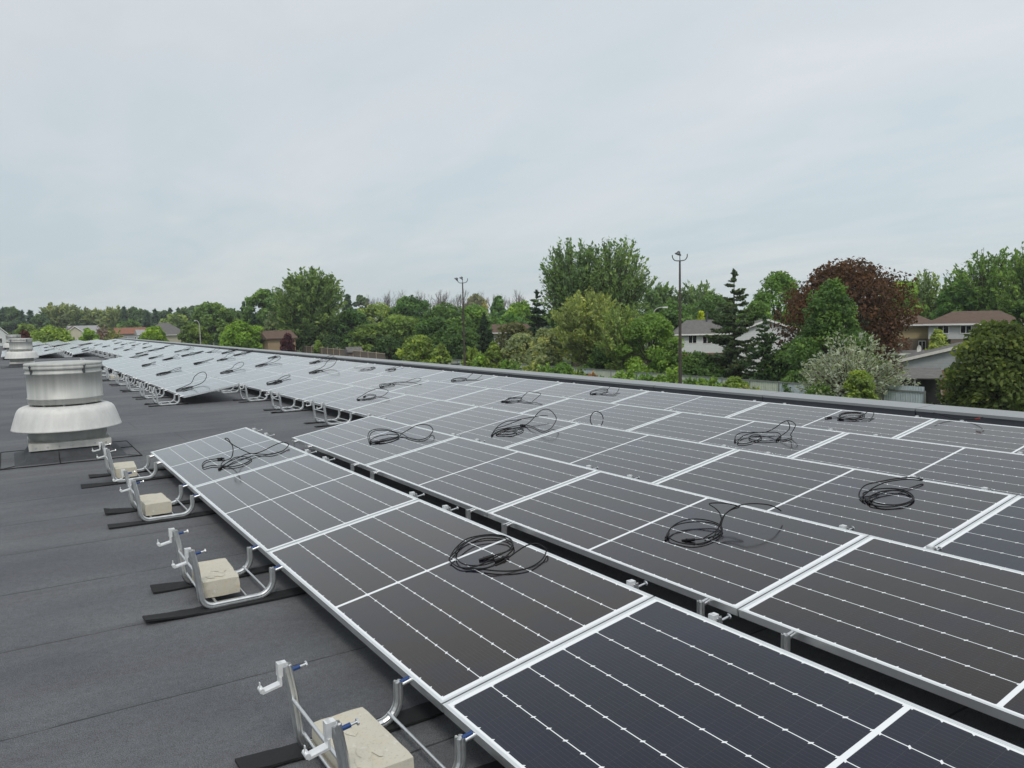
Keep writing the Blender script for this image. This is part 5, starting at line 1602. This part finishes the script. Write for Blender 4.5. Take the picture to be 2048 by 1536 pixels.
# ------------------------------------------------------------------ fences
XF = 52.0
mf = thing('metal_fence', 'pale corrugated metal fence running along the whole yard', 'fence', (XF, 0, ZG))
yy0, yy1, step = 27.8, 112.0, 3.05
i = 0
yv = yy0
while yv < yy1:
    ye = yv + step
    hgt = 1.86
    m = MB()
    n = 32
    v, f = [], []
    for j in range(n + 1):
        yj = yv + .05 + (step - .1) * j / n
        xj = .028 if j % 2 else -.0
        v += [(xj, yj, .06), (xj, yj, hgt)]
    for j in range(n): f.append((2 * j, 2 * j + 2, 2 * j + 3, 2 * j + 1))
    m.add(v, f)
    if i == 0:
        o = obj('sheet', m, M['corrug_blue'], mf)
        m2 = MB()
        v = [((.028 if j % 2 else 0) + .03, yv + .05 + (step - .1) * j / n, z) for j in range(n + 1) for z in (hgt - .08, hgt + .34)]
        m2.add(v, f)
        obj('clear_topper', m2, M['corrug_blue'], mf)
    else:
        o = obj('sheet', m, M['corrug'] if i % 3 else M['corrug_blue'], mf)
    m = MB(); m.box(-.05, .05, yv - .05, yv + .05, 0, hgt + .06); obj('post', m, M['fence_post'], mf)
    m = MB(); m.box(-.035, -.004, yv + .052, ye - .052, hgt - .10, hgt + .02); obj('rail', m, M['fence_post'], mf)
    yv = ye; i += 1
# wooden fence, left
xa, ya = at(602, 166); xb, yb = at(768, 118)
ln = math.hypot(xb - xa, yb - ya)
wf = thing('wooden_fence', 'weathered brown board fence with pale posts at centre left', 'fence', (xa, ya, ZG))
wf.rotation_euler = (0, 0, math.atan2(yb - ya, xb - xa) - math.pi / 2)
ns = 13
for j in range(ns):
    a, b_ = ln * j / ns, ln * (j + 1) / ns
    m = MB(); m.box(-.02, .02, a + .1, b_ - .1, .05, 2.48); obj('board_panel', m, M['fence_wood'], wf)
    m = MB(); m.box(-.03, .06, a + .101, b_ - .101, 2.485, 2.59); obj('rail', m, M['post_wood'], wf)
    m = MB(); m.box(-.09, .09, a - .09, a + .09, 0, 2.7); obj('post', m, M['post_wood'], wf)

# ------------------------------------------------------------------ light poles and street lamps
def light_pole(px, D, ytop, label, lamps):
    x, y = at(px, D)
    H = zat(px, ytop, D) - ZG
    t_ = thing('light_pole', label, 'light pole', (x, y, ZG), -YAW)
    m = MB(); m.tube([(0, 0, 0), (0, 0, H * .5), (0, 0, H)], [.14, .105, .06], 10); obj('pole', m, M['pole'], t_)
    m = MB()
    hz = H - .02
    m.tube(smooth_path([(-.52, 0, hz + .40), (-.50, 0, hz + .22), (-.34, 0, hz + .03), (0, 0, hz), (.34, 0, hz + .05), (.50, 0, hz + .24), (.52, 0, hz + .46)], 5), .035, 7)
    obj('crossarm', m, M['lamp_grey'], t_)
    m = MB(); m.tube([(0, 0, hz), (0, 0, hz + .45)], .03, 7); obj('centre_stem', m, M['lamp_grey'], t_)
    for (lx, lz, tilt) in lamps:
        m = MB()
        m.lathe([(.02, -.16), (.09, -.14), (.12, -.05), (.22, .06), (.235, .10), (.20, .11), (.01, .115)], 16)
        # aim the reflector sideways and down
        rot = Matrix.Rotation(tilt, 4, 'Y')
        m.v = [tuple(rot @ Vector(p) + Vector((lx, 0, lz + hz))) for p in m.v]
        obj('lamp_head', m, M['lamp_grey'], t_)


light_pole(1360, 55.0, 522, 'nearer tall light pole with one lamp and a U-shaped crossarm', [(-.10, .52, R_(200))])
light_pole(927, 81.5, 566, 'farther tall light pole with two lamps and a U-shaped crossarm', [(-.10, .50, R_(215)), (-.62, .42, R_(225))])


def street_lamp(px, D, ytop, arm, label, mat_='galv_pole'):
    x, y = at(px, D)
    H = zat(px, ytop, D) - ZG
    t_ = thing('street_lamp', label, 'street lamp', (x, y, ZG), -YAW)
    m = MB(); m.tube([(0, 0, 0), (0, 0, H - .9)], [.13, .09], 8); obj('pole', m, M[mat_], t_)
    m = MB(); m.tube(smooth_path([(0, 0, H - .95), (arm * .12, 0, H - .5), (arm * .45, 0, H - .1), (arm, 0, H)], 4), .07, 6); obj('arm', m, M[mat_], t_)
    m = MB(); m.box(arm - .12, arm + .12 + abs(arm) * .3 * (1 if arm > 0 else 0), -.14, .14, H - .10, H + .07); obj('lamp_head', m, M['white_paint'], t_)


street_lamp(399, 140, 641, -.75, 'pale street lamp with a short curved arm amid the small green tree')
street_lamp(1306, 100, 615, 1.35, 'pale curved street lamp arm above the bright green tree')
x, y = at(908, 99)
t_ = thing('rooftop_pipe', 'small dark vent post beside the fence left of the farther pole', 'post', (x, y, ZG))
m = MB(); m.tube([(0, 0, 0), (0, 0, 1.7)], .12, 8); obj('pipe', m, M['lamp_grey'], t_)
m = MB(); m.box(-.5, .5, -.3, .3, 1.71, 1.95); obj('hood', m, M['lamp_grey'], t_)

# ------------------------------------------------------------------ haze in the air
hz_ = MB()
hz_.box(-320, 520, -60, 560, ZG - 1.0, 34)
hm = bpy.data.materials.new('thin_haze'); hm.use_nodes = True
hm.node_tree.nodes.clear()
ho = hm.node_tree.nodes.new('ShaderNodeOutputMaterial')
hv = hm.node_tree.nodes.new('ShaderNodeVolumePrincipled')
hv.inputs['Color'].default_value = (.86, .92, .97, 1)
hv.inputs['Density'].default_value = .00028
hv.inputs['Anisotropy'].default_value = .2
hm.node_tree.links.new(hv.outputs[0], ho.inputs['Volume'])
tag(obj('haze', hz_, hm), 'thin pale haze in the air over the neighbourhood', None, None, 'stuff')

# ------------------------------------------------------------------ sky, sun, camera
SUN_EL, SUN_AZ = R_(52), R_(205)     # azimuth measured clockwise from +y
w = bpy.data.worlds.new('World')
scene.world = w
w.use_nodes = True
nt = w.node_tree
n = N(nt)
bg = nt.nodes['Background']
sky = n.new('ShaderNodeTexSky', sky_type='NISHITA')
sky.sun_disc = False
sky.sun_elevation = SUN_EL
sky.sun_rotation = SUN_AZ
sky.air_density = 1.0; sky.dust_density = 2.0; sky.ozone_density = 1.0
co = n.coord('Generated')
sx, sy, sz = n.sep(co)
# stretched cloud veil: project the direction on a flat cloud deck
den = n.math('ADD', n.math('MAXIMUM', sz, 0.0), .12)
cx = n.math('DIVIDE', sx, den); cy = n.math('DIVIDE', sy, den)
cmb = n.new('ShaderNodeCombineXYZ')
nt.links.new(cx, cmb.inputs[0]); nt.links.new(cy, cmb.inputs[1])
deck = n.mapping(cmb.outputs[0], (.9, .42, 1), (3.1, 1.7, 0), (0, 0, R_(20)))
c1 = n.noise(deck, 1.0, 7, .55, .35)
c2 = n.noise(deck, 3.4, 6, .6, .6)
veil = n.math('ADD', n.math('MULTIPLY', c1, .7), n.math('MULTIPLY', c2, .3))
low = n.ramp(sz, 0.0, .42)           # 0 at the horizon
blue = n.mix(low, (5.85, 6.9, 7.35), (7.15, 7.7, 8.05))
white = n.mix(low, (7.2, 7.7, 7.95), (8.0, 8.3, 8.55))
cl = n.mix(n.ramp(veil, .40, .62), blue, white)
# brighter towards the right-hand half of the view, greyer to the left
side = n.math('ADD', n.math('MULTIPLY', sx, .84), n.math('MULTIPLY', sy, -.54))
gain = n.ramp(side, -.6, .6, .93, 1.03)
zen = n.ramp(sz, .38, .95, 1.0, 1.08)
sc = n.new('ShaderNodeVectorMath', operation='SCALE')
nt.links.new(cl, sc.inputs[0]); nt.links.new(n.math('MULTIPLY', gain, zen), sc.inputs['Scale'])
fin = n.mix(.88, sky.outputs[0], sc.outputs[0])
nt.links.new(fin, bg.inputs['Color'])
bg.inputs['Strength'].default_value = .1

sl = bpy.data.lights.new('sun', 'SUN')
sl.energy = 1.5
sl.angle = R_(14)
sl.color = (1.0, .95, .88)
so = bpy.data.objects.new('sun', sl)
C.objects.link(so)
d = Vector((math.sin(SUN_AZ) * math.cos(SUN_EL), math.cos(SUN_AZ) * math.cos(SUN_EL), math.sin(SUN_EL)))
so.rotation_euler = d.to_track_quat('Z', 'Y').to_euler()

cd = bpy.data.cameras.new('camera')
co_ = bpy.data.objects.new('camera', cd)
C.objects.link(co_)
cd.sensor_width = 36
cd.lens = 36 * F_PX / 2048
cd.clip_start = .05
cd.clip_end = 3000
mw = Matrix(((RT[0], UP[0], -FW[0], CAM[0]), (RT[1], UP[1], -FW[1], CAM[1]), (RT[2], UP[2], -FW[2], CAM[2]), (0, 0, 0, 1)))
co_.matrix_world = mw
scene.camera = co_
scene.view_settings.view_transform = 'Standard'
scene.view_settings.look = 'None'
scene.view_settings.exposure = 0
scene.view_settings.gamma = 1
scene.render.resolution_x, scene.render.resolution_y = 1024, 768
